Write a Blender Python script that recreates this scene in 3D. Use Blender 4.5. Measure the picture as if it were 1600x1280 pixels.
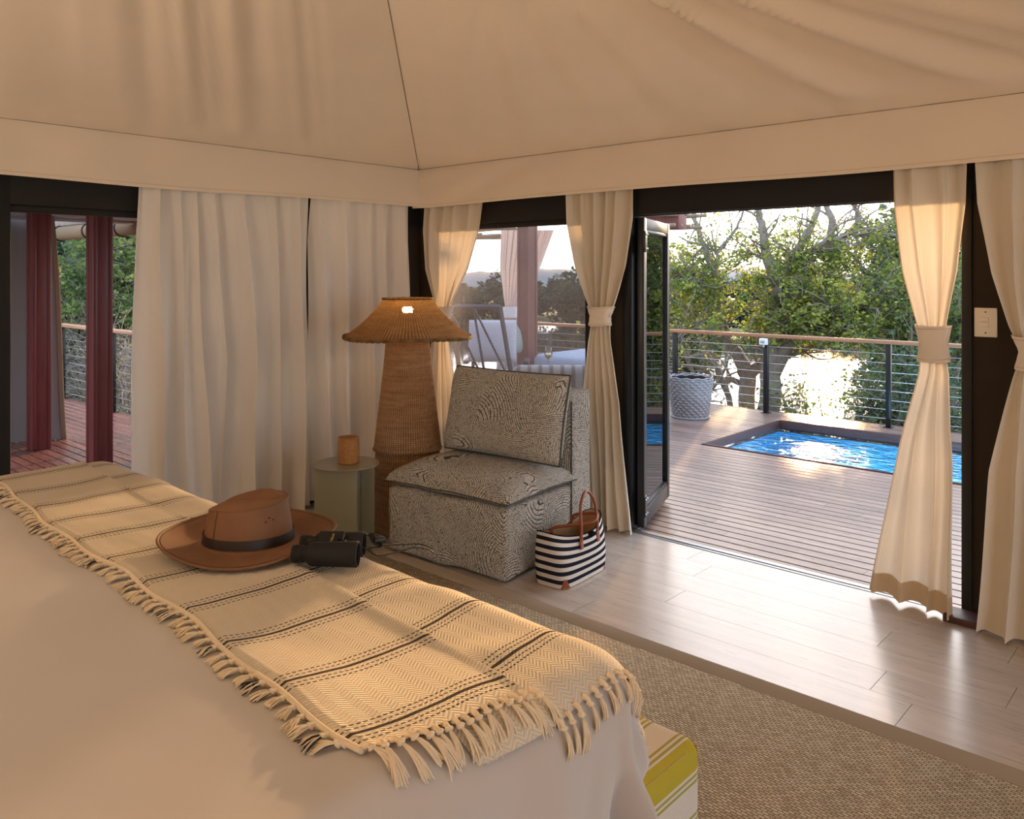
import bpy, bmesh, math, random
import numpy as np
from mathutils import Vector, Matrix

for o in list(bpy.data.objects):
    bpy.data.objects.remove(o)
SC = bpy.context.scene
COL = SC.collection
PI = math.pi

# ------------------------------------------------------------------ camera
cam_d = bpy.data.cameras.new('camera')
cam_d.sensor_fit = 'HORIZONTAL'
cam_d.sensor_width = 36.0
cam_d.lens = 28.8
cam_d.shift_y = -0.1325
cam_d.clip_end = 2000
cam = bpy.data.objects.new('camera', cam_d)
cam.location = (4.859, -4.289, 1.6)
cam.rotation_euler = (PI / 2, 0, math.radians(42.1))
COL.objects.link(cam)
SC.camera = cam

# ------------------------------------------------------------------ light
SUN_AZ = math.radians(21)          # to the left of +Y
SUN_EL = math.radians(8.5)
SUN_DIR = Vector((-math.sin(SUN_AZ) * math.cos(SUN_EL), math.cos(SUN_AZ) * math.cos(SUN_EL), math.sin(SUN_EL)))
sd = bpy.data.lights.new('sun', 'SUN')
sd.energy = 10.0
sd.color = (1.0, 0.60, 0.28)
sd.angle = math.radians(2.2)
so = bpy.data.objects.new('sun', sd)
so.rotation_euler = SUN_DIR.to_track_quat('Z', 'Y').to_euler()
COL.objects.link(so)

def lamp_light(name, loc, power, color, size, rot=(0, 0, 0), kind='AREA'):
    l = bpy.data.lights.new(name, kind)
    l.energy = power
    l.color = color
    if kind == 'AREA':
        l.shape = 'DISK'
        l.size = size
    else:
        l.shadow_soft_size = size
    o = bpy.data.objects.new(name, l)
    o.location = loc
    o.rotation_euler = rot
    COL.objects.link(o)
    return o

# added warm fill, unseen behind the camera: two points and one canopy uplight
lamp_light('rear_fill_light', (1.1, -6.2, 1.35), 3, (1.0, 0.82, 0.62), 0.22, kind='POINT')
lamp_light('rear_fill_light', (4.9, -6.2, 1.35), 3, (1.0, 0.82, 0.62), 0.22, kind='POINT')
lamp_light('canopy_fill_light', (3.0, -6.2, 1.9), 54, (1.0, 0.88, 0.75), 0.8, rot=(math.radians(160), 0, 0))

W = bpy.data.worlds.new('sky')
SC.world = W
W.use_nodes = True
wn = W.node_tree
wn.nodes.clear()
def wnode(t, **k):
    n = wn.nodes.new(t)
    for a, b in k.items():
        setattr(n, a, b)
    return n
def wl(a, b):
    wn.links.new(a, b)
tc = wnode('ShaderNodeTexCoord')
sep = wnode('ShaderNodeSeparateXYZ')
wl(tc.outputs['Generated'], sep.inputs[0])
ramp = wnode('ShaderNodeValToRGB')
ramp.color_ramp.elements[0].position = 0.0
ramp.color_ramp.elements[0].color = (0.62, 0.62, 0.65, 1)
ramp.color_ramp.elements[1].position = 1.0
ramp.color_ramp.elements[1].color = (0.34, 0.47, 0.72, 1)
e = ramp.color_ramp.elements.new(0.22)
e.color = (0.56, 0.60, 0.68, 1)
wl(sep.outputs[2], ramp.inputs[0])
dot = wnode('ShaderNodeVectorMath', operation='DOT_PRODUCT')
wl(tc.outputs['Generated'], dot.inputs[0])
dot.inputs[1].default_value = SUN_DIR
cl = wnode('ShaderNodeMath', operation='MAXIMUM')
wl(dot.outputs['Value'], cl.inputs[0])
cl.inputs[1].default_value = 0.0
def glow(power, color, amount, prev):
    p = wnode('ShaderNodeMath', operation='POWER')
    wl(cl.outputs[0], p.inputs[0])
    p.inputs[1].default_value = power
    m = wnode('ShaderNodeVectorMath', operation='SCALE')
    m.inputs[0].default_value = [c * amount for c in color]
    wl(p.outputs[0], m.inputs['Scale'])
    a = wnode('ShaderNodeVectorMath', operation='ADD')
    wl(prev, a.inputs[0])
    wl(m.outputs[0], a.inputs[1])
    return a.outputs[0]
sk = glow(2.5, (1.0, 0.86, 0.74), 0.75, ramp.outputs[0])
sk = glow(40, (1.0, 0.70, 0.38), 0.5, sk)
sk = glow(400, (1.0, 0.66, 0.32), 1.5, sk)
bg = wnode('ShaderNodeBackground')
wl(sk, bg.inputs[0])
bg.inputs[1].default_value = 2.7
wo = wnode('ShaderNodeOutputWorld')
wl(bg.outputs[0], wo.inputs[0])

VS = SC.view_settings
VS.view_transform = 'Standard'
VS.look = 'None'
VS.gamma = 1.0
VS.exposure = 0.5
VS.use_curve_mapping = False

# ------------------------------------------------------------------ helpers
R = random.Random(7)

class MB:
    """collects vertices and faces; build() links them as ONE mesh object"""
    def __init__(self):
        self.v = []; self.f = []; self.uv = []; self.mi = []
    def add(self, vs, fs, uvs=None, mi=0):
        o = len(self.v)
        self.v.extend([tuple(p) for p in vs])
        self.f.extend([tuple(i + o for i in f) for f in fs])
        self.uv.extend(uvs if uvs is not None else [(0.0, 0.0)] * len(vs))
        self.mi.extend([mi] * len(fs))
        return self
    def grid(self, fn, nu, nv, uvfn=None, closed_u=False, mi=0, skip=None):
        vs = []; uv = []
        for j in range(nv + 1):
            for i in range(nu + (0 if closed_u else 1)):
                u = i / nu; v = j / nv
                vs.append(fn(u, v)); uv.append(uvfn(u, v) if uvfn else (u, v))
        w = nu if closed_u else nu + 1
        fs = []
        for j in range(nv):
            for i in range(nu):
                if skip and skip((i + .5) / nu, (j + .5) / nv):
                    continue
                i2 = (i + 1) % w if closed_u else i + 1
                fs.append((j * w + i, j * w + i2, (j + 1) * w + i2, (j + 1) * w + i))
        return self.add(vs, fs, uv, mi)
    def box(self, c, s, r=0.0, seg=2, rot=None, mi=0):
        bm = bmesh.new()
        bmesh.ops.create_cube(bm, size=1.0)
        for p in bm.verts:
            p.co = Vector((p.co.x * s[0], p.co.y * s[1], p.co.z * s[2]))
        if r > 0:
            bmesh.ops.bevel(bm, geom=list(bm.edges), offset=min(r, min(s) * .49), segments=seg, profile=.5, affect='EDGES')
        bm.verts.index_update()
        vs = []
        for p in bm.verts:
            q = p.co.copy()
            if rot is not None:
                q = rot @ q
            vs.append((q.x + c[0], q.y + c[1], q.z + c[2]))
        fs = [tuple(q.index for q in f.verts) for f in bm.faces]
        bm.free()
        return self.add(vs, fs, mi=mi)
    def tube(self, pts, rad, n=6, cap=True, mi=0):
        P = [Vector(p) for p in pts]
        m = len(P)
        rad = [rad] * m if not hasattr(rad, '__len__') else rad
        prev = None
        vs = []; uv = []
        for i in range(m):
            t = (P[min(i + 1, m - 1)] - P[max(i - 1, 0)])
            t = t.normalized() if t.length > 1e-9 else Vector((0, 0, 1))
            if prev is None:
                a = Vector((0, 0, 1)) if abs(t.z) < .9 else Vector((1, 0, 0))
                u = t.cross(a).normalized()
            else:
                u = (prev - t * prev.dot(t))
                u = u.normalized() if u.length > 1e-9 else t.orthogonal().normalized()
            prev = u
            w = t.cross(u)
            for k in range(n):
                an = 2 * PI * k / n
                vs.append(P[i] + (u * math.cos(an) + w * math.sin(an)) * rad[i]); uv.append((k / n, i / max(1, m - 1)))
        fs = []
        for i in range(m - 1):
            for k in range(n):
                k2 = (k + 1) % n
                fs.append((i * n + k, i * n + k2, (i + 1) * n + k2, (i + 1) * n + k))
        if cap:
            fs.append(tuple(range(n - 1, -1, -1)))
            fs.append(tuple(range((m - 1) * n, m * n)))
        return self.add(vs, fs, uv, mi)
    def lathe(self, prof, n=48, c=(0, 0, 0), fn=None, cap0=False, cap1=False, mi=0):
        vs = []; uv = []
        m = len(prof)
        for j, (r, z) in enumerate(prof):
            for i in range(n):
                a = 2 * PI * i / n
                rr = r if fn is None else fn(r, z, a, j)
                vs.append((c[0] + rr * math.cos(a), c[1] + rr * math.sin(a), c[2] + z)); uv.append((i / n, j / (m - 1)))
        fs = []
        for j in range(m - 1):
            for i in range(n):
                i2 = (i + 1) % n
                fs.append((j * n + i, j * n + i2, (j + 1) * n + i2, (j + 1) * n + i))
        if cap0: fs.append(tuple(range(n - 1, -1, -1)))
        if cap1: fs.append(tuple(range((m - 1) * n, m * n)))
        return self.add(vs, fs, uv, mi)
    def build(self, name, mat, parent=None, smooth=True, loc=None, rot=None):
        me = bpy.data.meshes.new(name)
        me.from_pydata(self.v, [], self.f)
        uvl = me.uv_layers.new(name='UVMap')
        li = np.empty(len(me.loops), dtype=np.int32)
        me.loops.foreach_get('vertex_index', li)
        uvl.data.foreach_set('uv', np.asarray(self.uv, dtype=np.float32)[li].ravel())
        for m in (mat if isinstance(mat, (list, tuple)) else [mat]):
            me.materials.append(m)
        if isinstance(mat, (list, tuple)):
            me.polygons.foreach_set('material_index', self.mi)
        me.polygons.foreach_set('use_smooth', [bool(smooth)] * len(me.polygons))
        if smooth == 'auto':
            me.set_sharp_from_angle(angle=math.radians(35))
        me.update()
        return link(name, me, parent, loc, rot)

def link(name, me, parent=None, loc=None, rot=None):
    o = bpy.data.objects.new(name, me)
    COL.objects.link(o)
    if parent is not None: o.parent = parent
    if loc is not None: o.location = loc
    if rot is not None: o.rotation_euler = rot
    return o

def tag(o, label=None, cat=None, group=None, kind=None):
    if label: o['label'] = label
    if cat: o['category'] = cat
    if group: o['group'] = group
    if kind: o['kind'] = kind
    return o

def thing(name, label, cat, loc=(0, 0, 0), rz=0.0, group=None, kind=None):
    o = bpy.data.objects.new(name, None)
    o.empty_display_size = .1
    COL.objects.link(o)
    o.location = loc
    o.rotation_euler = (0, 0, rz)
    return tag(o, label, cat, group, kind)

def struct(name, label=None):
    o = thing(name, label, None, kind='structure')
    return o

def copy_tree(o, parent=None):
    c = o.copy()
    COL.objects.link(c)
    c.parent = parent
    for ch in list(o.children):
        copy_tree(ch, c)
    return c

def hnoise(x, y=0.0, z=0.0):
    """cheap smooth pseudo noise in -1..1"""
    return (math.sin(x * 1.7 + 1.3 * math.sin(y * 1.1 + .4) + z) + math.sin(x * 3.1 + y * 2.3 + 1.9 * z + 1.1) * .6
            + math.sin(y * 4.7 - x * 1.3 + z * .7 + 2.2) * .4) / 2.0

def sstep(a, b, x):
    t = max(0.0, min(1.0, (x - a) / (b - a)))
    return t * t * (3 - 2 * t)

def interp(xs, ys, x):
    return float(np.interp(x, xs, ys))

# ------------------------------------------------------------------ materials
class NT:
    def __init__(s, name):
        s.m = bpy.data.materials.new(name)
        s.m.use_nodes = True
        s.t = s.m.node_tree
        s.t.nodes.clear()
        s.out = s.t.nodes.new('ShaderNodeOutputMaterial')
    def n(s, typ, props=None, **ins):
        nd = s.t.nodes.new('ShaderNode' + typ)
        for k, v in (props or {}).items():
            setattr(nd, k, v)
        for k, v in ins.items():
            k2 = k.replace('_', ' ')
            sock = nd.inputs[int(k[1:])] if k[0] == 'i' and k[1:].isdigit() else nd.inputs[k2]
            s.set(sock, v)
        return nd
    def set(s, sock, v):
        if isinstance(v, bpy.types.NodeSocket):
            s.t.links.new(v, sock)
        elif isinstance(v, bpy.types.Node):
            s.t.links.new(v.outputs[0], sock)
        elif hasattr(v, '__len__') and len(v) == 3 and sock.type == 'RGBA':
            sock.default_value = (*v, 1)
        else:
            sock.default_value = v
    def math(s, op, a, b=None, c=None):
        nd = s.t.nodes.new('ShaderNodeMath')
        nd.operation = op
        s.set(nd.inputs[0], a)
        if b is not None: s.set(nd.inputs[1], b)
        if c is not None: s.set(nd.inputs[2], c)
        return nd.outputs[0]
    def mix(s, f, a, b):
        nd = s.t.nodes.new('ShaderNodeMix')
        nd.data_type = 'RGBA'
        s.set(nd.inputs[0], f); s.set(nd.inputs[6], a); s.set(nd.inputs[7], b)
        return nd.outputs[2]
    def ramp(s, f, stops):
        nd = s.t.nodes.new('ShaderNodeValToRGB')
        cr = nd.color_ramp
        while len(cr.elements) < len(stops):
            cr.elements.new(.5)
        for el, (p, c) in zip(cr.elements, stops):
            el.position = p
            el.color = (*c, 1) if hasattr(c, '__len__') else (c, c, c, 1)
        s.set(nd.inputs[0], f)
        return nd.outputs[0]
    def coord(s, kind='Object', scale=(1, 1, 1), rot=(0, 0, 0)):
        if kind == 'Position':
            src = s.n('NewGeometry').outputs['Position']
        else:
            src = s.n('TexCoord').outputs[kind]
        mp = s.n('Mapping', None, Vector=src)
        mp.inputs['Scale'].default_value = scale
        mp.inputs['Rotation'].default_value = rot
        return mp.outputs[0]
    def noise(s, vec, scale, detail=3.0, rough=.5):
        return s.n('TexNoise', None, Vector=vec, Scale=scale, Detail=detail, Roughness=rough).outputs[0]
    def bump(s, h, strength=.3, dist=.01):
        return s.n('Bump', None, Height=h, Strength=strength, Distance=dist).outputs[0]
    def principled(s, **k):
        p = s.n('BsdfPrincipled', None, **k)
        s.t.links.new(p.outputs[0], s.out.inputs[0])
        return p
    def surface(s, sh):
        s.set(s.out.inputs[0], sh)
        return s.m

def plain(name, col, rough=.5, metal=0.0, var=.08, scale=6.0, bump=0.0, bscale=80):
    t = NT(name)
    v = t.coord('Object')
    f = t.noise(v, scale, 3)
    c = t.mix(f, [x * (1 - var) for x in col], [min(1, x * (1 + var)) for x in col])
    k = dict(Base_Color=c, Roughness=rough, Metallic=metal)
    if bump: k['Normal'] = t.bump(t.noise(v, bscale, 2), bump, .004)
    t.principled(**k)
    return t.m

def wood(name, c1, c2, rough=.4, axis=0, freq=1.0, per_object=.25, coat=0.0, spec=.5):
    t = NT(name)
    sc = [14 * freq] * 3
    sc[axis] = 1.1 * freq
    v = t.coord('Position', sc)
    rnd = t.n('ObjectInfo').outputs['Random']
    off = t.n('VectorMath', {'operation': 'ADD'})
    t.set(off.inputs[0], v)
    t.set(off.inputs[1], t.n('CombineXYZ', None, X=t.math('MULTIPLY', rnd, 37.0), Y=t.math('MULTIPLY', rnd, 91.0), Z=0.0).outputs[0])
    a = t.noise(off.outputs[0], 1.6, 5, .6)
    b = t.noise(off.outputs[0], 7.0, 2, .5)
    f = t.math('ADD', t.math('MULTIPLY', a, .75), t.math('MULTIPLY', b, .25))
    c = t.ramp(f, [(.3, c1), (.7, c2)])
    dark = t.math('SUBTRACT', 1.0 + per_object * .5, t.math('MULTIPLY', rnd, per_object))
    hs = t.n('HueSaturation', None, Color=c, Value=dark)
    t.principled(Base_Color=hs.outputs[0], Roughness=t.math('ADD', t.math('MULTIPLY', b, .16), rough - .08), Normal=t.bump(b, .12, .003),
                 Coat_Weight=coat, Coat_Roughness=.22, Specular_IOR_Level=spec)
    return t.m

def cloth(name, col, trans=.0, weave=900.0, bump=.15, var=.06, rough=.9, soft=0.0):
    """woven cloth; trans = share of light that passes through"""
    t = NT(name)
    v = t.coord('Object')
    f = t.noise(v, 2.5, 4)
    c = t.mix(f, [x * (1 - var) for x in col], [min(1, x * (1 + var)) for x in col])
    h = t.math('ADD', t.math('MULTIPLY', t.noise(v, weave, 1), .4), t.math('MULTIPLY', t.noise(v, 9.0, 3), soft))
    nb = t.bump(h, bump, .006)
    d = t.n('BsdfDiffuse', None, Color=c, Roughness=rough, Normal=nb)
    if trans <= 0:
        return t.surface(d.outputs[0])
    tr = t.n('BsdfTranslucent', None, Color=c, Normal=nb)
    mx = t.n('MixShader', None, i0=trans, i1=d.outputs[0], i2=tr.outputs[0])
    return t.surface(mx.outputs[0])

def leafy(name, c1, c2, trans=.45):
    t = NT(name)
    at = t.n('Attribute', {'attribute_name': 'tone'}).outputs['Fac']
    c = t.mix(at, c1, c2)
    d = t.n('BsdfDiffuse', None, Color=c)
    tr = t.n('BsdfTranslucent', None, Color=c)
    mx = t.n('MixShader', None, i0=trans, i1=d.outputs[0], i2=tr.outputs[0])
    return t.surface(mx.outputs[0])

def glassy(name, tint=(1, 1, 1), refl=1.0, rough=0.0):
    t = NT(name)
    tr = t.n('BsdfTransparent', None, Color=tint)
    gl = t.n('BsdfGlossy', None, Roughness=rough, Color=(1, 1, 1))
    fr = t.math('MULTIPLY', t.n('Fresnel', None, IOR=1.5).outputs[0], refl)
    mx = t.n('MixShader', None, i0=fr, i1=tr.outputs[0], i2=gl.outputs[0])
    return t.surface(mx.outputs[0])

M = {}
M['canvas'] = cloth('cream_tent_canvas', (.82, .69, .53), weave=700, bump=.10, soft=.5)
M['valance'] = cloth('cream_valance_canvas', (.82, .71, .57), weave=700, bump=.10, soft=.4)
M['curtain'] = cloth('cream_curtain_cotton', (.84, .75, .61), trans=.20, weave=800, bump=.10, soft=.3)
M['curtain_lined'] = cloth('lined_cream_curtain_cotton', (.87, .81, .73), trans=.10, weave=800, bump=.10, soft=.3)
M['hem'] = cloth('double_layer_hem_cotton', (.72, .58, .40), trans=.22, weave=800, bump=.10)
M['tie'] = cloth('cream_tieback_cotton', (.83, .74, .62), trans=.08, weave=600, bump=.3)
M['dark'] = plain('dark_brown_painted_frame', (.013, .010, .008), .8)
M['dark_canvas'] = cloth('dark_brown_wall_canvas', (.055, .042, .030), weave=500, bump=.15, soft=.4)
M['black_metal'] = plain('black_powder_coated_metal', (.012, .013, .015), .35, .3)
M['steel'] = plain('stainless_steel', (.6, .6, .62), .3, 1.0)
M['alu'] = plain('brushed_aluminium', (.55, .56, .57), .35, .9)
M['seam'] = plain('brown_seam_and_crease_shade', (.30, .22, .15), .9)  # hip seam thread, and the eave line drawn for crease shade
M['red_post'] = wood('dark_red_hardwood', (.11, .024, .025), (.20, .052, .048), .42, axis=2, per_object=.1)
M['mauve_post'] = wood('red_brown_hardwood', (.13, .045, .035), (.20, .075, .06), .5, axis=2, per_object=.1)
M['rail_wood'] = wood('oiled_rail_hardwood', (.24, .10, .045), (.40, .19, .09), .4, axis=0)
M['deck'] = wood('weathered_deck_hardwood', (.135, .082, .066), (.33, .225, .175), .30, axis=0, per_object=.45)
M['pool_frame'] = wood('dark_pool_edge_hardwood', (.06, .026, .022), (.10, .045, .036), .5, axis=0, per_object=.1)
M['plank'] = wood('grey_brown_floor_plank', (.42, .345, .28), (.60, .51, .43), .30, axis=0, freq=.8, per_object=.10, coat=.45)
M['cream_plastic'] = plain('cream_plastic', (.80, .72, .60), .35, var=.02)
M['white_paint'] = plain('white_paint', (.75, .77, .82), .5, var=.03)
M['bark'] = plain('grey_bark', (.24, .215, .19), .9, var=.4, scale=14, bump=.5, bscale=60)
M['twig'] = plain('grey_twig_bark', (.25, .225, .20), .9, var=.3, scale=10)
M['glass'] = glassy('clear_door_glass', (.93, .96, .95))
t = NT('pale_insect_gauze')
_tr = t.n('BsdfTransparent', None, Color=(1, 1, 1))
_df = t.n('BsdfDiffuse', None, Color=(.40, .40, .45))
_wv = t.n('TexWave', {'wave_type': 'BANDS', 'bands_direction': 'Z'}, Vector=t.coord('Object'), Scale=28.0, Distortion=.3)
_mx = t.n('MixShader', None, i0=t.math('ADD', .24, t.math('MULTIPLY', _wv.outputs[1], .10)), i1=_tr.outputs[0], i2=_df.outputs[0])
M['gauze'] = t.surface(_mx.outputs[0])
# ================================================================== SETTING
# ---- interior floor: planks run along X, each its own part
fl = struct('floor', 'grey brown wood plank floor of the bedroom')
MB().box((4.85, -3.4, -.03), (10.0, 6.7, .03), 0).build('subfloor', M['dark'], fl, smooth=False)
unit_plank = None
def plank_mesh(name, w, tt, mat, bev=.0025):
    b = MB().box((.5, 0, -tt / 2), (1, w, tt), 0)
    bm = bmesh.new()
    bmesh.ops.create_cube(bm, size=1.0)
    for p in bm.verts:
        p.co = Vector((p.co.x + .5, p.co.y * w, p.co.z * tt - tt / 2))
    ed = [e for e in bm.edges if abs(e.verts[0].co.x - e.verts[1].co.x) > .5 and e.verts[0].co.z > -.001]
    bmesh.ops.bevel(bm, geom=ed, offset=bev, segments=1, affect='EDGES')
    me = bpy.data.meshes.new(name)
    bm.to_mesh(me); bm.free()
    me.materials.append(mat)
    return me
pm = plank_mesh('floor_plank', .1993, .014, M['plank'], .0004)
for r in range(9):
    y = -.03 - .1 - r * .2
    x = -.1 - R.random() * .9
    while x < 6.6:
        L = 1.45
        x2 = min(x + L, 6.65)
        x1 = max(x, -.1)
        if x2 - x1 > .08 and x2 > .0:
            o = link('floor_plank', pm, fl, (x1 + .001, y, 0))
            o.scale = (x2 - x1 - .002, 1, 1)
        x += L
MB().box((4.85, -4.27, -.008), (9.9, 4.86, .014), 0).build('floor_sheet', M['plank'], fl, smooth=False)

th = tag(MB().box((2.95, .012, -.004), (1.9, .075, .016), .004).build('trim_1', M['alu'], smooth='auto'), 'aluminium threshold strip between floor and deck', kind='structure')
MB().box((2.95, .0, .006), (1.9, .012, .008), .002).build('track_ridge', M['alu'], th, smooth='auto')

# ---- wall_left (plane X=0, running towards -Y) and wall_right (plane Y=0, running along X)
wlft = struct('wall_left', 'dark canvas and frame wall behind the left curtains')
def sbox(x0, x1, y0, y1, z0, z1, name, mat, par, r=.004):
    return MB().box(((x0 + x1) / 2, (y0 + y1) / 2, (z0 + z1) / 2), (x1 - x0, y1 - y0, z1 - z0), r).build(name, mat, par, smooth='auto')
sbox(-.08, 0, -2.86, .06, 1.967, 2.50, 'header_panel', M['dark'], wlft)
sbox(-.07, -.01, -2.14, .06, 0, 1.967, 'canvas_panel', M['dark_canvas'], wlft)
sbox(-.09, .0, -3.15, -2.855, 0, 2.5, 'corner_post', M['dark'], wlft)
sbox(-.08, 0, -7, -3.15, 0, 2.5, 'canvas_panel', M['dark_canvas'], wlft)
wbk = struct('wall_back', 'unseen cream canvas wall behind the bed head')  # added to cut the sky light reaching the bed from behind
sbox(-.08, 9.8, -6.75, -6.68, 0, 2.5, 'canvas_panel', M['canvas'], wbk)
wrt = struct('wall_right', 'dark canvas and frame wall around window and folding door')
sbox(.0, .205, .0, .06, 0, 1.967, 'corner_panel', M['dark_canvas'], wrt)
sbox(.205, .235, -.005, .07, 0, 1.967, 'window_frame_post', M['dark'], wrt)
sbox(1.63, 1.665, -.005, .07, 0, 1.967, 'window_frame_post', M['dark'], wrt)
sbox(.0, 6.6, .0, .08, 1.967, 2.50, 'header_panel', M['dark'], wrt)
sbox(1.665, 1.93, .0, .06, 0, 1.967, 'canvas_panel', M['dark_canvas'], wrt)
sbox(1.93, 2.0, -.012, .08, 0, 1.967, 'door_jamb', M['black_metal'], wrt)
sbox(3.845, 3.888, -.02, .08, 0, 2.05, 'door_jamb', M['dark'], wrt)
sbox(3.888, 6.6, .0, .06, 0, 1.967, 'canvas_panel', M['dark_canvas'], wrt)
tag(sbox(3.80, 3.95, -.16, -.025, 0, .032, 'trim_2', M['pool_frame'], None), 'small dark red wood block at the foot of the right door jamb', kind='structure')
# rolled up awning outside, above the door
rl = MB()
rl.tube([(1.9, .17, 2.03), (5.6, .17, 2.03)], [.062, .062], 14)
tag(rl.build('rolled_blind', M['dark_canvas'], None, loc=(0, 0, 0)), 'dark brown rolled canvas blind above the open door', 'blind')

# window_1 : screened window in the right wall; window_2 : opening in the left wall
w1 = struct('window_1', 'screened window with dark frame in the right wall')
sbox(.235, 1.63, .02, .06, .0, .06, 'sill', M['dark'], w1)
sbox(.235, 1.63, .02, .06, 1.93, 1.966, 'frame_head', M['dark'], w1)
MB().box((.9325, .04, .99), (1.395, .002, 1.87), 0).build('gauze', M['gauze'], w1, smooth=False)
w2 = struct('window_2', 'open doorway with dark head and post in the left wall')
sbox(-.06, -.02, -2.855, -2.14, 1.93, 1.966, 'frame_head', M['dark'], w2)
sbox(-.06, -.02, -2.17, -2.14, 0, 1.93, 'frame_side', M['red_post'], w2)
sbox(-.07, .0, -2.855, -2.14, -.012, .004, 'sill', M['dark'], w2)

# ---- tent roof: two fabric slopes meeting in a hip that starts at the room corner
EZ = 2.412; K = .305; AP = 4.9
def roof_left(u, v):        # u along the eave, v up the slope
    x = AP * v
    y = -x + u * (-2 * AP + 2 * x)
    s = -y
    z = EZ + K * x
    edge = min(1.0, (s - x) * 1.2) if s > x else 0.0
    w = sstep(0, .5, v * AP) * edge
    s0 = (s - .932 * x) / max(.3, 1 - .21 * x)
    f = .013 * math.sin(s0 * 15 + .8 * math.sin(s0 * 4.1) + 1.0) * (.3 + .7 * sstep(.5, 1.1, s0) * (1 - sstep(1.9, 2.7, s0)))
    f += .006 * math.sin(s0 * 33 + 1.6 * math.sin(s0 * 7)) * sstep(.4, 1.0, s0) * (1 - sstep(2.0, 2.8, s0))
    f += .008 * math.sin(2.2 * s0 - 1.1 * x + 2)
    sag = -.10 * math.sin(PI * min(1, v * 1.3)) * math.sin(PI * min(1.0, max(0.0, u)))
    pucker = .010 * math.sin(s * 27 + 2 * math.sin(s * 5)) * math.exp(-x * 7) * sstep(0, .08, x)
    return (x, y, z + w * f + sag + pucker)
def roof_right(u, v):
    y = -AP * v
    x0 = -y
    x = x0 + u * (2 * AP - 2 * x0)
    z = EZ - K * y
    t = -y
    edge = min(1.0, (x - x0) * 1.2)
    w = sstep(0, .5, t) * edge
    x1 = (x - 1.25 * t) / max(.35, 1 - .46 * t)
    f = .006 * math.sin(x1 * 9 + .7 * math.sin(x1 * 3)) + .004 * math.sin(x1 * 19 + 1)
    # long drag folds that run across the slope near the right
    f += .022 * math.sin(x1 * 8.5 + .9 * math.sin(x1 * 3.3) + .6) * sstep(2.5, 3.3, x1) * (1 - sstep(4.4, 5.2, x1))
    f += .010 * math.sin(x1 * 19 + 1.0) * sstep(2.7, 3.4, x1) * (1 - sstep(4.2, 5, x1))
    sag = -.10 * math.sin(PI * min(1, v * 1.3)) * math.sin(PI * u)
    pucker = .009 * math.sin(x * 25 + 2 * math.sin(x * 4)) * math.exp(-t * 7) * sstep(0, .08, t)
    return (x, y, z + w * f + sag + pucker)
rf = struct('ceiling', 'cream tent canvas ceiling rising to a hip from the corner')
MB().grid(roof_left, 260, 120).build('roof_panel', M['canvas'], rf)
MB().grid(roof_right, 260, 120).build('roof_panel', M['canvas'], rf)
# two unseen slopes close the roof behind the camera, added against rear sky spill
MB().grid(lambda u, v: (2 * AP - roof_left(u, v)[0], roof_left(u, v)[1], roof_left(u, v)[2]), 40, 20).build('roof_panel', M['canvas'], rf)
MB().grid(lambda u, v: (roof_right(u, v)[0], -2 * AP - roof_right(u, v)[1], roof_right(u, v)[2]), 40, 20).build('roof_panel', M['canvas'], rf)
MB().tube([(.01 + i * .12, -.01 - i * .12, EZ + K * (.01 + i * .12) - .002) for i in range(41)], .0022, 5).build('hip_seam', M['seam'], rf)
# valance: the canvas that drops below the eave
def val_l(u, v):
    y = .0 - .10 * v - u * 7.2
    z = EZ - v * .308
    b = .012 * math.sin(y * 5 + v * 2.2) * v + .010 * math.sin(y * 13 + v * 4 + 1) * math.sin(PI * v)
    b += .02 * math.exp(-((y + .1) / .10) ** 2) * v
    return (.02 + b + .125 * v ** .8, y, z - .008 * math.sin(y * 2.2) * v)
def val_r(u, v):
    x = .0 + .10 * v + u * 6.7
    z = EZ - v * .308
    b = .012 * math.sin(x * 4.2 + v * 2.5 + 1) * v + .010 * math.sin(x * 9 + v * 6) * math.sin(PI * v) * math.exp(-((x - .6) / .8) ** 2)
    b += .02 * math.exp(-((x - .1) / .10) ** 2) * v
    return (x, -.02 - b - .125 * v ** .8, z - .006 * math.sin(x * 2.0 + 1) * v)
for nm, f in (('valance', val_l), ('valance', val_r)):
    o = MB().grid(f, 260, 14).build(nm, M['valance'], rf)
    MB().tube([f(i / 120, .93) for i in range(121)], .0014, 4).build('hem_stitch', M['hem'], o)
MB().tube([(.018, .0 - i * .12, EZ + .002) for i in range(60)], .0022, 5).build('eave_seam_shade', M['seam'], rf)  # dark line stands in for the shadow gap along the eave seam
MB().tube([(i * .12, -.018, EZ + .002) for i in range(56)], .0022, 5).build('eave_seam_shade', M['seam'], rf)

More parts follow.
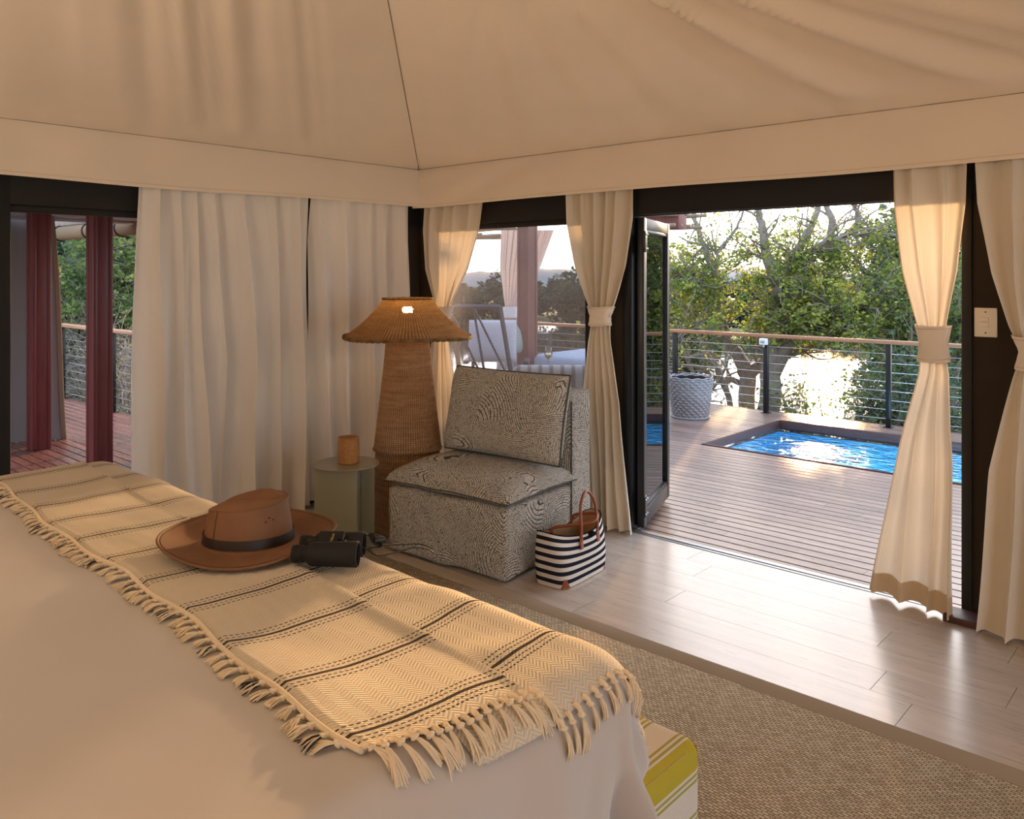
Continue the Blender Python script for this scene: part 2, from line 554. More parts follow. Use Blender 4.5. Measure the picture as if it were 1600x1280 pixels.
# ---- folding glass door, folded outwards: two leaves
DA = math.radians(20)
ddir = Vector((-math.sin(DA), math.cos(DA), 0)); dnor = Vector((math.cos(DA), math.sin(DA), 0))
def door_leaf(name, hinge, L, label, handle):
    o = struct(name, label)
    o.location = hinge
    o.rotation_euler = (0, 0, DA)      # local +Y runs along the leaf
    H = 1.93
    for y in (.035, L - .035):
        MB().box((0, y, .02 + H / 2), (.045, .07, H), .004).build('stile', M['black_metal'], o, smooth='auto')
    MB().box((0, L / 2, .02 + .05), (.043, L - .14, .10), .004).build('bottom_rail', M['black_metal'], o, smooth='auto')
    MB().box((0, L / 2, H - .015), (.043, L - .14, .07), .004).build('top_rail', M['black_metal'], o, smooth='auto')
    b = MB()
    for (z0, z1) in ((.12, .14), (H - .07, H - .05)):
        b.box((.0, L / 2, (z0 + z1) / 2), (.034, L - .14, z1 - z0), .003)
    b.build('glazing_bead', M['black_metal'], o, smooth='auto')
    MB().box((0, L / 2, .14 + (H - .21) / 2), (.006, L - .14, H - .2), 0).build('pane', M['glass'], o, smooth=False)
    if handle:
        for z in (.16, 1.80):
            h = MB().box((.03, -.012, z), (.018, .055, .13), .003).build('hinge', M['black_metal'], o, smooth='auto')
            k = MB()
            for dz in (-.045, .045):
                for dy in (-.02, .018):
                    k.tube([(.036, -.012 + dy, z + dz), (.046, -.012 + dy, z + dz)], .006, 8)
            k.build('hinge_screw', M['steel'], h)
    return o
door_leaf('door_1', (2.035, .03, 0), .80, 'black framed glass folding door leaf standing open', True)
door_leaf('door_2', (1.965, .09, 0), .78, 'black framed glass door leaf folded behind the first', False)

# ---- light switch
s = thing('light_switch', 'cream light switch plate on the dark wall between two right curtains', 'switch', (3.944, 0, 1.375))
MB().box((0, -.005, 0), (.094, .01, .135), .003).build('plate', M['cream_plastic'], s, smooth='auto')
for dz in (-.013, .013):
    MB().box((-.004, -.012, dz), (.034, .008, .023), .002, rot=Matrix.Rotation(math.radians(6), 3, 'X')).build('rocker', M['cream_plastic'], s, smooth='auto')
for dz in (-.048, .048):
    MB().tube([(0, -.009, dz), (0, -.012, dz)], .0035, 8).build('screw', M['dark'], s)

# ================================================================== DECK AND POOL
DZ = -.02
PX0, PX1, PY0, PY1 = .97, 4.9, 2.72, 4.43
dk = struct('pool_deck', 'weathered hardwood deck outside the folding door')
bm_ = plank_mesh('deck_board', .0895, .024, M['deck'], .004)
def board(par, x0, x1, y):
    if x1 - x0 < .04: return
    o = link('deck_board', bm_, par, (x0 + .001, y, DZ))
    o.scale = (x1 - x0 - .002, 1, 1)
row = 0
y = .105
while y < 4.92:
    cuts = [-3.2]
    x = -3.2 + R.uniform(.6, 3.2)
    while x < 5.7:
        cuts.append(x); x += R.uniform(2.4, 4.2)
    cuts.append(5.7)
    for a, b in zip(cuts[:-1], cuts[1:]):
        if PY0 - .04 < y < PY1 + .04:
            if a < PX0: board(dk, a, min(b, PX0), y)
            if b > PX1: board(dk, max(a, PX1), b, y)
        else:
            board(dk, a, b, y)
    y += .097; row += 1
sbox(-3.2, 5.7, 4.925, 4.955, DZ - .2, DZ, 'fascia', M['pool_frame'], dk)
sb = MB()
for xx in np.arange(-3.1, 5.7, .6):
    for (a, b) in (((.06, 4.9),) if not (PX0 - .1 < xx < PX1) else ((.06, PY0 - .03), (PY1 + .03, 4.9))):
        sb.box((xx, (a + b) / 2, DZ - .09), (.05, b - a, .12), 0)
sb.build('joist', M['dark'], dk, smooth=False)

pl = struct('swimming_pool', 'small blue plunge pool sunk in the wooden deck')
M['pool_blue'] = plain('bright_blue_pool_paint', (.006, .42, .66), .5, var=.05)
D = .9
sh = MB()
sh.box(((PX0 + PX1) / 2, (PY0 + PY1) / 2, DZ - D), (PX1 - PX0, PY1 - PY0, .04), 0)
sh.box((PX0 - .02, (PY0 + PY1) / 2, DZ - .1 - D / 2), (.04, PY1 - PY0 + .08, D - .05), 0)
sh.box((PX1 + .02, (PY0 + PY1) / 2, DZ - .1 - D / 2), (.04, PY1 - PY0 + .08, D - .05), 0)
sh.box(((PX0 + PX1) / 2, PY0 - .02, DZ - .1 - D / 2), (PX1 - PX0, .04, D - .05), 0)
sh.box(((PX0 + PX1) / 2, PY1 + .02, DZ - .1 - D / 2), (PX1 - PX0, .04, D - .05), 0)
sh.build('pool_shell', M['pool_blue'], pl, smooth=False)
for (x0, x1, y0, y1) in ((PX0 - .005, PX0 + .012, PY0, PY1), (PX1 - .012, PX1, PY0, PY1), (PX0, PX1, PY1 - .012, PY1 + .005), (PX0, PX1, PY0 - .005, PY0 + .012)):
    sbox(x0, x1, y0, y1, DZ - .085, DZ + .003, 'edge_board', M['pool_frame'], pl, .002)
t = NT('pool_water')
nb = t.bump(t.math('ADD', t.noise(t.coord('Position', (3.2, 6.0, 1)), 1.0, 2), t.math('MULTIPLY', t.noise(t.coord('Position', (9, 16, 1)), 1.0, 1), .7)), .9, .035)
fr = t.n('Fresnel', None, IOR=1.45, Normal=nb).outputs[0]
tr = t.n('BsdfTransparent', None, Color=(.80, .95, 1.0))
gl = t.n('BsdfGlossy', None, Roughness=.01, Normal=nb)
M['water'] = t.surface(t.n('MixShader', None, i0=t.math('MULTIPLY', fr, 1.3), i1=tr.outputs[0], i2=gl.outputs[0]).outputs[0])
lamp_light('pool_fill_light', ((PX0 + PX1) / 2 - .6, PY0 + .12, DZ - .45), 45, (.85, .95, 1.0), .06, kind='POINT')  # added unseen light that brightens the blue pool shell
wq = MB().grid(lambda u, v: (PX0 + (PX1 - PX0) * u, PY0 + (PY1 - PY0) * v, DZ - .078), 4, 4).build('water', M['water'], pl)

# deck on the left side of the tent
dl = struct('side_deck', 'red brown hardwood deck on the left side of the tent')
M['deck_red'] = wood('red_brown_deck_hardwood', (.10, .035, .028), (.22, .10, .075), .28, axis=0, per_object=.35)
bm2 = plank_mesh('deck_board', .0895, .024, M['deck_red'], .004)
y = -.33
while y > -4.6:
    c = R.uniform(-5.2, -2.0)
    for a, b in ((-6.75, c), (c, -.1)):
        o = link('deck_board', bm2, dl, (a + .001, y, DZ))
        o.scale = (b - a - .002, 1, 1)
    y -= .097
sb = MB()
for xx in np.arange(-6.6, 0, .6):
    sb.box((xx, -2.45, DZ - .09), (.05, 4.3, .12), 0)
sb.build('joist', M['dark'], dl, smooth=False)
sbox(-6.75, -.1, -.275, -.25, DZ - .2, DZ, 'fascia', M['pool_frame'], dl)

# ---- railings: handrail, posts, steel cables are parts of one railing each
def railing(name, label, p0, p1, posts, zt, group=None):
    a = Vector(p0); b = Vector(p1)
    d = (b - a).normalized(); L = (b - a).length
    ang = math.atan2(d.y, d.x)
    r = thing(name, label, 'railing', (a.x, a.y, DZ), ang)
    MB().box((L / 2, 0, zt - DZ - .02), (L, .085, .04), .006).build('handrail', M['rail_wood'], r, smooth='auto')
    for q in posts:
        p = MB().box((q, 0, (zt - DZ - .04) / 2), (.05, .05, zt - DZ - .04), .003).build('post', M['black_metal'], r, smooth='auto')
        MB().box((q, 0, .004), (.09, .09, .008), .001).build('base_plate', M['black_metal'], p, smooth='auto')
    for i in range(8):
        z = .09 + i * .098
        MB().tube([(0, .0, z), (L, .0, z)], .0032, 6).build('cable', M['steel'], r)
    return r
railing('deck_railing', 'railing with wooden handrail and steel cables beyond the pool', (-3.0, 4.77, 0), (5.6, 4.77, 0), [.05, 1.30, 2.45, 3.66, 5.02, 6.5, 8.5], .90)
railing('deck_railing', 'railing with steel cables along the left side deck before the bushes', (-6.62, -.31, 0), (-.3, -.31, 0), [.03, 1.6, 3.2, 4.8, 6.2], .955)
railing('deck_railing', 'railing return partly hidden by the grey canvas drop', (-6.62, -4.4, 0), (-6.62, -.36, 0), [.05, 1.4, 2.7], .955)
# junction box on the post
s = thing('junction_box', 'small white junction box on the railing post beyond the pool', 'box', (.655, 4.715, .815))
MB().box((0, 0, 0), (.09, .055, .075), .008).build('box', M['white_paint'], s, smooth='auto')
MB().box((0, -.032, .004), (.05, .012, .04), .004).build('cover', M['alu'], s, smooth='auto')
MB().tube([(0, .0, -.037), (0, .0, -.07)], .012, 8).build('gland', M['alu'], s)
# ================================================================== LEFT OUTSIDE
def grooved_post(name, label, x, y, w, z0, z1, mat, rz=0.0):
    p = thing(name, label, 'post', (x, y, z0), rz)
    h = z1 - z0
    MB().box((0, 0, h / 2), (w, w, h), .004).build('shaft', mat, p, smooth='auto')
    for sx in (-1, 1):
        for sy in (-1, 1):
            MB().box((sx * (w / 2 - .012), sy * (w / 2 - .012), h / 2), (.036, .036, h - .01), .005).build('corner_bead', mat, p, smooth='auto')
    return p
grooved_post('timber_post', 'dark red timber post standing before the grey canvas drop', -3.47, -1.60, .15, DZ, 2.3, M['red_post'])
grooved_post('timber_post', 'dark red timber post in the middle of the left doorway', -2.42, -1.47, .15, DZ, 2.3, M['red_post'])
grooved_post('timber_post', 'dark red timber post half hidden by the leftmost curtain', -2.30, -1.02, .15, DZ, 2.3, M['red_post'])
# grey canvas drop outside
M['grey_canvas'] = cloth('grey_canvas', (.23, .215, .205), weave=400, bump=.12, soft=.6)
def drop(u, v):
    y = -3.2 + u * 1.93
    z = 2.4 - v * 2.42
    k = sstep(.8, 1, u)
    return (-3.93 + .03 * math.sin(y * 9 + v) + .05 * k * math.sin(v * 5) + .16 * k * v, y - .10 * (1 - v) * k, z)
g = thing('canvas_drop', 'grey canvas drop hanging outside the left doorway', 'canvas', (0, 0, 0))
MB().grid(drop, 60, 40).build('sheet', M['grey_canvas'], g)
MB().grid(lambda u, v: tuple(a + b for a, b in zip(drop(u, .925 + v * .074), (.006, 0, 0))), 60, 4).build('hem', M['grey_canvas'], g)
M['brown_canvas'] = cloth('brown_canvas', (.25, .19, .13), weave=400, soft=.5)
MB().tube([tuple(a + b for a, b in zip(drop(1.0, v / 30), (.012, 0, 0))) for v in range(31)], .020, 8).build('edge_roll', M['brown_canvas'], g)
# awning and roof timbers outside on the left
M['awning'] = cloth('blue_grey_awning_cloth', (.33, .35, .40), weave=400, bump=.1, soft=.5)
a = thing('awning', 'blue grey awning cloth stretched above the left deck', 'awning')
MB().grid(lambda u, v: (-.25 - 3.6 * v, -3.4 + 3.3 * u, 2.30 - .14 * v + .012 * math.sin(u * 40 + v * 3)), 60, 12).build('cloth', M['awning'], a)
MB().tube([(-3.86, -3.4, 2.145), (-3.86, -.1, 2.145)], .03, 10).build('edge_pole', M['awning'], a)
for i, yy in enumerate((-2.6, -1.75, -.9)):
    MB().box((-2.0, yy, 2.26), (3.5, .05, .06), .005).build('rafter', M['red_post'], a, smooth='auto')
rb = thing('roof_roll', 'brown canvas roll tied under the eave over the left railing', 'canvas', (0, 0, 0))
MB().tube([(-6.6, -.5, 2.10), (-3.0, -.5, 2.10)], .085, 14).build('roll', M['brown_canvas'], rb)
for xx in (-6.1, -5.2, -4.3, -3.4):
    MB().tube([(xx, -.5 + .092 * math.cos(k * PI / 8), 2.10 + .092 * math.sin(k * PI / 8)) for k in range(17)], .009, 6).build('strap', M['dark'], rb)
be = thing('roof_truss', 'weathered timber truss above the left railing', 'truss', (0, 0, 0))
MB().box((-4.9, -.48, 2.225), (3.9, .07, .07), .008).build('beam', M['bark'], be, smooth='auto')
for (x0, x1) in ((-5.9, -5.2), (-5.9, -4.5)):
    MB().tube([(x0, -.48, 2.6), (x1, -.48, 2.26)], .025, 8).build('strut', M['bark'], be)

# ================================================================== LOUNGE DECK SEEN THROUGH THE SCREEN
grooved_post('lounge_post', 'red brown timber post of the lounge seen through the screen', -.735, 2.14, .142, DZ, 2.16, M['mauve_post'])
pg = thing('pergola', 'pole roof with timber beams over the outdoor lounge', 'pergola')
MB().box((.42, 2.36, 2.085), (1.1, .15, .15), .006).build('beam', M['mauve_post'], pg, smooth='auto')
MB().box((-.735, 2.14, 2.20), (.15, 1.6, .09), .006).build('beam', M['mauve_post'], pg, smooth='auto')
M['pole'] = plain('weathered_pole', (.27, .22, .165), .9, var=.3, scale=20)
for i in range(20):
    yy = 2.0 + (i % 10) * .085; xa, xb = ((.30, .985) if i < 10 else (-2.7, -1.62)); zz = 2.04 + (.11 if i % 2 else 0)
    if i >= 10: yy += .35
    MB().tube([(xa + R.uniform(-.05, .05), yy, zz + R.uniform(-.012, .012)), ((xa + xb) / 2, yy + R.uniform(-.01, .01), zz + .005), (xb + R.uniform(-.04, .02), yy, zz + R.uniform(-.012, .012))], [.022, .019, .017], 7).build('pole', M['pole'], pg)
# outdoor tied curtain behind the post
def tied(cfun, wfun, afun, n, ph, ynorm, z0, z1, zfun=None):
    def f(u, v):
        c = cfun(v); w = wfun(v); a = afun(v)
        th = 2 * PI * n * u + ph
        g = math.sin(th) + .45 * math.sin(2.3 * th + 1.7) + .25 * math.sin(.5 * th + 3 * v)
        x = c + w * (2 * u - 1) + .25 * a * math.cos(th)
        z = z0 + (z1 - z0) * v
        if zfun: z += zfun(u, v)
        return (x, ynorm(v) + a * g, z)
    return f
M['lounge_cloth'] = cloth('pale_lilac_curtain', (.50, .48, .52), trans=.3, weave=500, bump=.1)
lc = thing('lounge_curtain', 'pale tied curtain beside the lounge post seen through the screen', 'curtain', (-.99, 2.55, DZ), math.radians(40))
f = tied(lambda v: interp([0, .42, .5, 1], [-.08, -.25, -.27, -.30], v), lambda v: interp([0, .2, .42, .5, .7, 1], [.29, .22, .07, .07, .13, .2], v),
         lambda v: interp([0, .42, .5, 1], [.02, .006, .006, .025], v), 8, .4, lambda v: 0.0, 2.10, .02)
MB().grid(f, 120, 50).build('cloth', M['lounge_cloth'], lc)
tb = MB().lathe([(.085, 1.14), (.088, 1.18), (.088, 1.22), (.085, 1.26)], 24, (-.26, 0, 0), fn=lambda r, z, a, j: r * (1 - .45 * abs(math.sin(a))))
tb.build('tieback', M['white_paint'], lc)

# outdoor armchair with cross braced back
M['frame_grey'] = plain('dark_grey_metal', (.055, .06, .072), .5)
M['white_cushion'] = cloth('white_outdoor_cloth', (.68, .69, .76), weave=400)
M['mint'] = cloth('pale_mint_cloth', (.52, .62, .60), weave=400)
def pillow(mb, w, h, tk, c=(0, 0, 0), rot=None, p=3.0, n=26, pinch=.0):
    for sgn in (-1, 1):
        def f(u, v):
            a = 2 * u - 1; b = 2 * v - 1
            e = ((1 - abs(a) ** p) * (1 - abs(b) ** p))
            e = max(0.0, e) ** .5
            px = a * w / 2 * (1 - pinch * (1 - abs(b) ** 2) * 0 - pinch * b * b * (1 - 0)) if False else a * w / 2 * (1 - pinch * (1 - b * b))
            pz = b * h / 2 * (1 - pinch * (1 - a * a))
            q = Vector((px, sgn * tk / 2 * e, pz))
            if rot is not None: q = rot @ q
            return (q.x + c[0], q.y + c[1], q.z + c[2])
        mb.grid((lambda f=f, s=sgn: (lambda u, v: f(u if s < 0 else 1 - u, v)))(), n, n)
    return mb
oc = thing('outdoor_armchair', 'dark framed outdoor armchair with cross braced back beyond the screen', 'chair', (-.72, 1.40, DZ), math.radians(38))
tilt = Matrix.Rotation(math.radians(-12), 3, 'X')
def slant(x, z):   # point on the leaning back
    return (x + .12 * (1.0 - z) * 1.2, .22 * (1.0 - z), z)
tp = 1.305
def bar(name, p, q, r=.02):
    MB().tube([p, q], r, 4).build(name, M['frame_grey'], oc, smooth=False)
bar('top_bar', slant(-.24, tp), slant(.26, tp), .022)
for xx in (-.24, .0, .26):
    bar('back_post', slant(xx, tp), slant(xx, .30), .022 if xx else .012)
bar('brace', slant(.0, tp), slant(.26, .5), .011)
bar('brace', slant(-.24, tp), slant(.0, .5), .011)
for (x0, y0) in ((-.10, .22), (.40, .22), (-.10, .85), (.40, .85)):
    MB().box((x0, y0, .22), (.04, .04, .44), .004).build('leg', M['frame_grey'], oc, smooth='auto')
MB().box((.15, .54, .44), (.60, .72, .05), .01).build('seat_frame', M['frame_grey'], oc, smooth='auto')
for xx in (-.15, .45):
    MB().box((xx, .5, .74), (.05, .66, .035), .005).build('armrest', M['frame_grey'], oc, smooth='auto')
    MB().box((xx, .82, .59), (.035, .035, .30), .004).build('arm_post', M['frame_grey'], oc, smooth='auto')
MB().box((.15, .56, .53), (.56, .66, .13), .04, 3).build('seat_cushion', M['white_cushion'], oc)
c = thing('cushion', 'white cushion leaning against the braced back of outdoor armchair', 'cushion', (-.78, 1.66, .93), math.radians(38))
pillow(MB(), .48, .42, .16, rot=tilt).build('cover', M['white_cushion'], c)
c = thing('cushion', 'pale mint cushion on the far side of outdoor armchair', 'cushion', (-.84, 2.02, .93), math.radians(60))
pillow(MB(), .34, .30, .12, rot=tilt).build('cover', M['mint'], c)
# low table, glass, daybed
ot = thing('outdoor_table', 'small dark metal table beside the pale daybed', 'table', (-.20, 1.72, DZ), math.radians(40))
MB().box((0, 0, .70), (.36, .36, .025), .004).build('top', M['frame_grey'], ot, smooth='auto')
for sx in (-1, 1):
    for sy in (-1, 1):
        MB().box((sx * .16, sy * .16, .345), (.03, .03, .69), .003).build('leg', M['frame_grey'], ot, smooth='auto')
M['wine_glass'] = glassy('thin_clear_glass', (.96, .97, .97), 1.5)
M['wine'] = plain('pale_yellow_wine', (.75, .62, .22), .2)
wg = thing('wine_glass', 'stemmed glass of white wine on the small outdoor table', 'glass', (-.17, 1.80, .6925))
MB().lathe([(.033, 0), (.030, .004), (.005, .010), (.004, .075), (.012, .085), (.034, .11), (.040, .14), (.038, .175), (.033, .20)], 24, cap0=True).build('bowl', M['wine_glass'], wg)
MB().lathe([(.004, .088), (.030, .112), (.036, .135), (.001, .1352)], 20).build('wine', M['wine'], wg)
M['blue_cloth'] = cloth('pale_blue_grey_cloth', (.46, .54, .66), weave=300)
db = thing('daybed', 'pale blue grey daybed on the lounge deck by the railing', 'daybed', (-.30, 2.62, DZ), math.radians(0))
MB().box((0, .12, .63), (.95, 1.15, .30), .07, 4).build('mattress', M['blue_cloth'], db)
MB().box((0, .12, .42), (1.0, 1.2, .10), .01).build('bed_frame', M['frame_grey'], db, smooth='auto')
for sx in (-1, 1):
    for sy in (-1, 1):
        MB().box((sx * .45, .12 + sy * .55, .19), (.06, .06, .38), .004).build('leg', M['frame_grey'], db, smooth='auto')
hb = thing('headboard_chair', 'dark framed chair end standing at the left of the daybed', 'chair', (-1.08, 2.62, DZ), math.radians(40))
for xx in (-.2, .2):
    MB().box((xx, 0, .48), (.04, .05, .96), .004).build('back_post', M['frame_grey'], hb, smooth='auto')
MB().box((0, 0, .94), (.44, .05, .04), .004).build('top_bar', M['frame_grey'], hb, smooth='auto')
MB().box((0, .24, .44), (.44, .48, .06), .01).build('seat', M['frame_grey'], hb, smooth='auto')
for xx in (-.2, .2):
    MB().box((xx, .45, .2), (.04, .04, .42), .004).build('leg', M['frame_grey'], hb, smooth='auto')
# striped outdoor sofa cushion just outside the screen
t = NT('grey_white_striped_cloth')
sx_ = t.n('SeparateXYZ', None, Vector=t.coord('Object')).outputs[0]
c_ = t.ramp(t.math('FRACT', t.math('MULTIPLY', sx_, 12.0)), [(.0, (.36, .38, .40)), (.42, (.35, .37, .38)), (.5, (.14, .14, .145)), (.78, (.16, .155, .16)), (.86, (.36, .38, .40))])
t.principled(Base_Color=c_, Roughness=.9)
M['striped'] = t.m
so_ = thing('outdoor_sofa', 'low outdoor sofa with grey striped back cushion just outside the screen', 'sofa', (.93, .55, DZ), math.radians(42))
MB().box((0, .42, .25), (.95, .75, .16), .015).build('base', M['frame_grey'], so_, smooth='auto')
MB().box((0, .05, .62), (.66, .15, .60), .06, 4).build('back_cushion', M['striped'], so_)
MB().box((0, .45, .40), (.85, .65, .16), .05, 4).build('seat_cushion', M['striped'], so_)
for sx in (-1, 1):
    for yy in (.1, .72):
        MB().box((sx * .42, yy, .085), (.05, .05, .17), .004).build('leg', M['frame_grey'], so_, smooth='auto')
bw = thing('lantern', 'round white wire lantern low behind the braced armchair back', 'lantern', (-.80, 1.10, DZ + .48))
for k in range(10):
    a = 2 * PI * k / 10
    MB().tube([(.07 * math.cos(a), .07 * math.sin(a), 0), (.10 * math.cos(a), .10 * math.sin(a), .08), (.08 * math.cos(a), .08 * math.sin(a), .17)], .006, 5).build('wire', M['white_paint'], bw)
for (r, z) in ((.07, .004), (.10, .08), (.08, .17)):
    MB().tube([(r * math.cos(k * PI / 12), r * math.sin(k * PI / 12), z) for k in range(25)], .007, 6, cap=False).build('ring', M['white_paint'], bw)
st = thing('stool', 'low grey stool carrying the white wire lantern', 'stool', (-.80, 1.10, DZ))
MB().lathe([(.15, 0), (.13, .2), (.16, .45), (.16, .478)], 24, cap0=True, cap1=True).build('drum', M['frame_grey'], st, smooth='auto')

# ---- woven planter basket on the deck
t = NT('grey_woven_cane')
v_ = t.coord('Object')
t.principled(Base_Color=t.mix(t.noise(v_, 38, 3), (.10, .095, .095), (.42, .41, .42)), Roughness=.75)
M['grey_cane'] = t.m
pb = thing('planter_basket', 'round grey woven basket standing on the deck by the railing', 'basket', (.15, 3.93, DZ))
prof = [(.185 + .06 * (j / 60) - .01 * math.sin(PI * j / 60) * -1, .445 * j / 60) for j in range(61)]
def weave(r, z, a, j):
    row = int(z / .0297)
    ph = PI * (row % 2)
    rr = z / .0297 - row
    return r + .008 * math.cos(a * 20 + ph) * math.sin(PI * rr) + .006 * math.sin(PI * rr)
prof = [(.19 + .055 * (j / 144) ** .8, .445 * j / 144) for j in range(145)]
MB().lathe(prof, 168, fn=weave).build('woven_side', M['grey_cane'], pb)
MB().lathe([(.232, .44), (.205, .30), (.18, .02)], 40).build('lining', M['dark'], pb)
for k in range(3):
    MB().tube([((.243 - .008 * (k % 2)) * math.cos(a * 2 * PI / 72), (.243 - .008 * (k % 2)) * math.sin(a * 2 * PI / 72), .437 + .010 * k + .006 * math.sin(a * PI / 3 + k * 2)) for a in range(73)], .0085, 6, cap=False).build('rim_braid', M['grey_cane'], pb)
MB().tube([(.205 * math.cos(a * 2 * PI / 48), .205 * math.sin(a * 2 * PI / 48), .012) for a in range(49)], .013, 7, cap=False).build('foot_ring', M['grey_cane'], pb)
for s_ in (0, PI):
    c0 = Vector((.245 * math.cos(s_ + .6), .245 * math.sin(s_ + .6), .44)); c1 = Vector((.245 * math.cos(s_ + 1.0), .245 * math.sin(s_ + 1.0), .44))
    MB().tube([c0 * 1 + (c1 - c0) * (k / 12) + Vector((0, 0, .055 * math.sin(PI * k / 12))) for k in range(13)], .009, 7).build('handle', M['grey_cane'], pb)
# ================================================================== LANDSCAPE
NRM = Vector((-.555, .832, 0)); TAN = Vector((.832, .555, 0))
def ground_z(x, y):
    s = x * NRM.x + y * NRM.y
    q = x * TAN.x + y * TAN.y
    n = hnoise(x * .11, y * .13) * .35
    z = -2.5 + n
    z -= 1.9 * sstep(13.5, 17.5, s + 1.2 * hnoise(q * .2))
    far = sstep(66, 72, s + 2.5 * hnoise(q * .07, 2))
    z += 1.0 * far
    return z
t = NT('dry_grass_ground')
v_ = t.coord('Position')
t.principled(Base_Color=t.ramp(t.noise(v_, .35, 6, .65), [(.3, (.10, .115, .035)), (.52, (.20, .19, .075)), (.7, (.30, .25, .14))]), Roughness=.95,
             Normal=t.bump(t.noise(v_, 3.0, 4), .6, .15))
M['ground'] = t.m
def gfun(u, v):
    s = -22 + 320 * v ** 1.9
    q = (u - .5) * (90 + 420 * v)
    x = NRM.x * s + TAN.x * q; y = NRM.y * s + TAN.y * q
    return (x, y, ground_z(x, y))
tag(MB().grid(gfun, 150, 150).build('riverbank_ground', M['ground']), 'grassy banks and bushland on both sides of the river', kind='structure')
t = NT('river_water')
nb = t.bump(t.noise(t.coord('Position', (.9, .9, 1)), 1.0, 3), .08, .05)
t.principled(Base_Color=(.045, .045, .032), Roughness=.05, Normal=nb, IOR=1.33, Specular_Tint=(1.0, .93, .80, 1.0))
M['river'] = t.m
def rfun(u, v):
    s = 11 + 70 * v; q = (u - .5) * 320
    return (NRM.x * s + TAN.x * q, NRM.y * s + TAN.y * q, -3.5)
tag(MB().grid(rfun, 8, 8).build('river', M['river']), 'calm river reflecting the evening sky beyond the deck', kind='structure')

# ---- leaves: many small folded quads joined into one foliage part (nobody could count them)
def leaf_mesh(name, pos, size, mat, parent, seed=1, tone=None, up=.35, loc=None):
    rng = np.random.default_rng(seed)
    pos = np.asarray(pos, dtype=np.float64)
    n = len(pos)
    a = rng.normal(size=(n, 3)); a[:, 2] *= .6
    a /= np.linalg.norm(a, axis=1)[:, None]
    nn = rng.normal(size=(n, 3)); nn[:, 2] += up
    b = np.cross(a, nn); b /= (np.linalg.norm(b, axis=1)[:, None] + 1e-9)
    L = (size * rng.uniform(.7, 1.35, n))[:, None]
    w = L * .33
    c = np.cross(a, b) * L * .12
    p0 = pos; p1 = pos + a * L * .5 + b * w + c; p2 = pos + a * L; p3 = pos + a * L * .5 - b * w + c
    V = np.stack([p0, p1, p2, p3], 1).reshape(-1, 3)
    idx = np.arange(n)[:, None] * 4
    F = np.concatenate([idx + np.array([0, 1, 2]), idx + np.array([0, 2, 3])], 0)
    me = bpy.data.meshes.new(name)
    me.vertices.add(len(V)); me.vertices.foreach_set('co', V.ravel())
    me.loops.add(F.size); me.loops.foreach_set('vertex_index', F.ravel().astype(np.int32))
    me.polygons.add(len(F)); me.polygons.foreach_set('loop_start', np.arange(0, F.size, 3, dtype=np.int32))
    me.update(calc_edges=True)
    at = me.attributes.new('tone', 'FLOAT', 'POINT')
    tn = rng.uniform(0, 1, n) if tone is None else np.clip(tone + rng.normal(0, .22, n), 0, 1)
    at.data.foreach_set('value', np.repeat(tn, 4).astype(np.float32))
    me.materials.append(mat)
    me.validate()
    o = link(name, me, parent, loc)
    o['kind'] = 'stuff'
    return o

M['leaf_yellow'] = leafy('yellow_green_leaf', (.105, .175, .040), (.42, .47, .11), .42)
M['leaf_mid'] = leafy('mid_green_leaf', (.08, .14, .05), (.27, .35, .13), .38)
M['leaf_dark'] = leafy('dark_green_leaf', (.045, .085, .05), (.15, .22, .12), .35)
M['leaf_grey'] = leafy('grey_green_leaf', (.10, .13, .085), (.24, .26, .17), .4)

def rv(rng):
    v = Vector((rng.gauss(0, 1), rng.gauss(0, 1), rng.gauss(0, 1)))
    return v.normalized()

